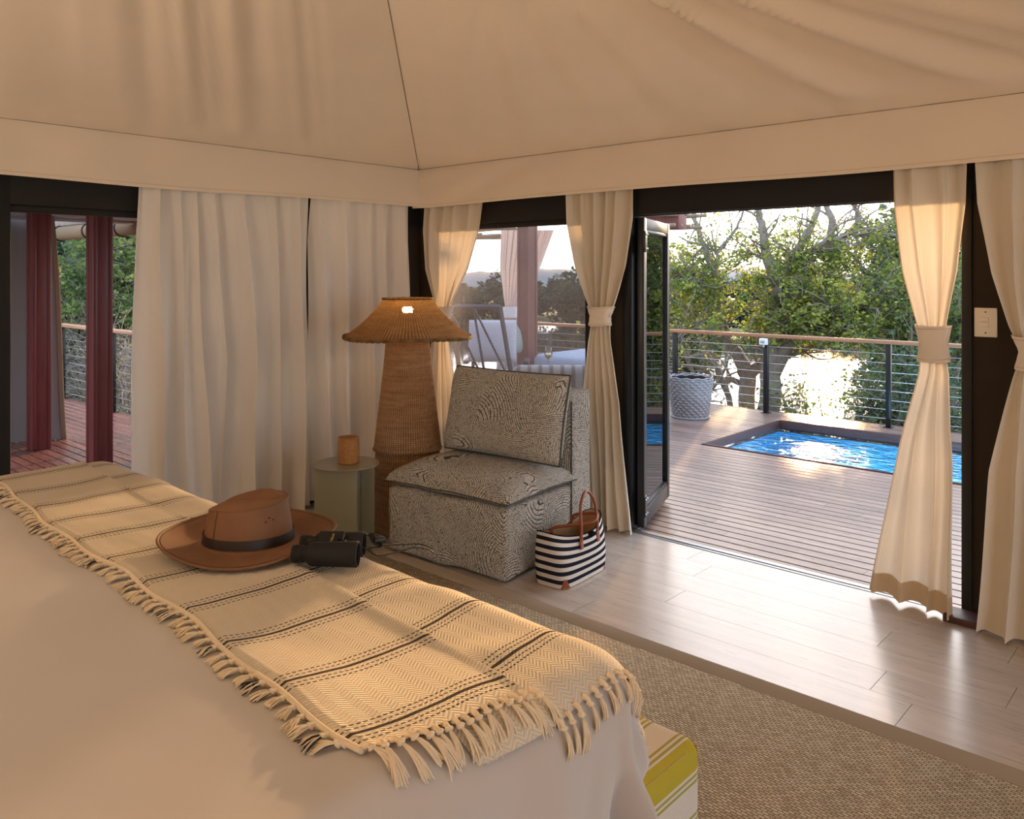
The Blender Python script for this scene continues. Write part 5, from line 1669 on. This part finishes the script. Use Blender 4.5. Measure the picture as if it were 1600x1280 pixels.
# ================================================================== BINOCULARS
M['rubber'] = plain('black_rubber_armour', (.004, .004, .0045), .75, var=.1, bump=.1, bscale=300)
M['lens'] = plain('dark_coated_lens', (.012, .008, .02), .05)
bi = thing('binoculars', 'black binoculars with neck strap lying beside the hat', 'binoculars', (3.198, -3.113, .902), math.radians(41))
for (yy, zz, nm) in ((-.036, .031, 'barrel'), (.036, .031, 'barrel')):
    prof = [(.001, -.078), (.019, -.078), (.0205, -.074), (.0205, -.052), (.0185, -.050), (.0185, -.044), (.026, -.036), (.0285, -.026), (.0290, .02), (.0300, .060), (.0305, .076), (.0290, .079), (.0265, .079), (.0260, .072), (.001, .072)]
    m = MB()
    n = 28; vs = []; fs = []
    for j, (r, s) in enumerate(prof):
        for i in range(n):
            an = 2 * PI * i / n
            vs.append((s, yy + r * math.cos(an), zz + r * math.sin(an)))
    for j in range(len(prof) - 1):
        for i in range(n):
            fs.append((j * n + i, j * n + (i + 1) % n, (j + 1) * n + (i + 1) % n, (j + 1) * n + i))
    m.add(vs, fs)
    o = m.build(nm, M['rubber'], bi, smooth='auto')
    MB().tube([(.0725, yy, zz), (.0735, yy, zz)], .0255, 24).build('objective_lens', M['lens'], o)
    g = MB()
    for s in (-.070, -.064, -.058):
        g.tube([(s, yy + .0208 * math.cos(k * PI / 12), zz + .0208 * math.sin(k * PI / 12)) for k in range(25)], .0009, 4, cap=False)
    g.build('eyecup_ridge', M['rubber'], o)
BRT = Matrix.Rotation(math.radians(28), 3, 'X')
MB().box((.005, 0, .050), (.062, .046, .024), .004, rot=BRT).build('bridge', M['rubber'], bi, smooth='auto')
MB().tube([(-.052, 0, .044), (-.022, 0, .044)], .0105, 20).build('focus_wheel', M['rubber'], bi)
MB().tube([(.038, 0, .044), (.043, 0, .044)], .009, 16).build('hinge_cap', M['steel'], bi)
tx = bpy.data.curves.new('lettering', 'FONT')
tx.body = 'Nikon'; tx.size = .010; tx.align_x = 'CENTER'; tx.align_y = 'CENTER'
M['gold'] = plain('pale_gold_print', (.62, .45, .12), .4)
tx.materials.append(M['gold'])
_tmp = bpy.data.objects.new('lettering_curve', tx)
_me = bpy.data.meshes.new_from_object(_tmp)
bpy.data.objects.remove(_tmp)
to = link('lettering', _me, bi, Vector((.010, 0, .050)) + BRT @ Vector((0, 0, .0124)))
to.rotation_euler = (BRT @ Matrix.Rotation(math.radians(90), 3, 'Z')).to_euler()
M['strap'] = plain('black_webbing_strap', (.006, .006, .006), .85)
def ribbon(pts, w, name):
    P = smooth_path(pts, 60); m = MB(); vs = []; fs = []
    for i, p in enumerate(P):
        tdir = (P[min(i + 1, len(P) - 1)] - P[max(i - 1, 0)]).normalized()
        s = tdir.cross(Vector((.25 * math.sin(i * .12), .2, 1))).normalized() * w / 2
        nrm = s.cross(tdir).normalized() * .0012
        vs += [p + s + nrm, p - s + nrm, p - s - nrm, p + s - nrm]
    for i in range(len(P) - 1):
        for k in range(4):
            fs.append((i * 4 + k, i * 4 + (k + 1) % 4, i * 4 + 4 + (k + 1) % 4, i * 4 + 4 + k))
    return m.add(vs, fs).build(name, M['strap'], bi, smooth='auto')
ribbon([(.03, .06, .05), (.07, .075, .045), (.105, .07, .030), (.115, .045, .020), (.10, .05, .035), (.09, .08, .044), (.12, .09, .03)], .013, 'strap')
ribbon([(.03, -.02, .060), (.085, .03, .022), (.115, .02, .010), (.15, .05, .006), (.19, .09, .004), (.225, .10, .000), (.245, .10, -.012)], .010, 'strap')
ribbon([(.09, .04, .020), (.13, .08, .015), (.17, .10, .010), (.205, .12, .004), (.235, .135, -.012)], .008, 'strap')
MB().box((.112, .06, .034), (.030, .018, .012), .003, rot=Matrix.Rotation(.5, 3, 'Z')).build('strap_buckle', M['black_metal'], bi, smooth='auto')
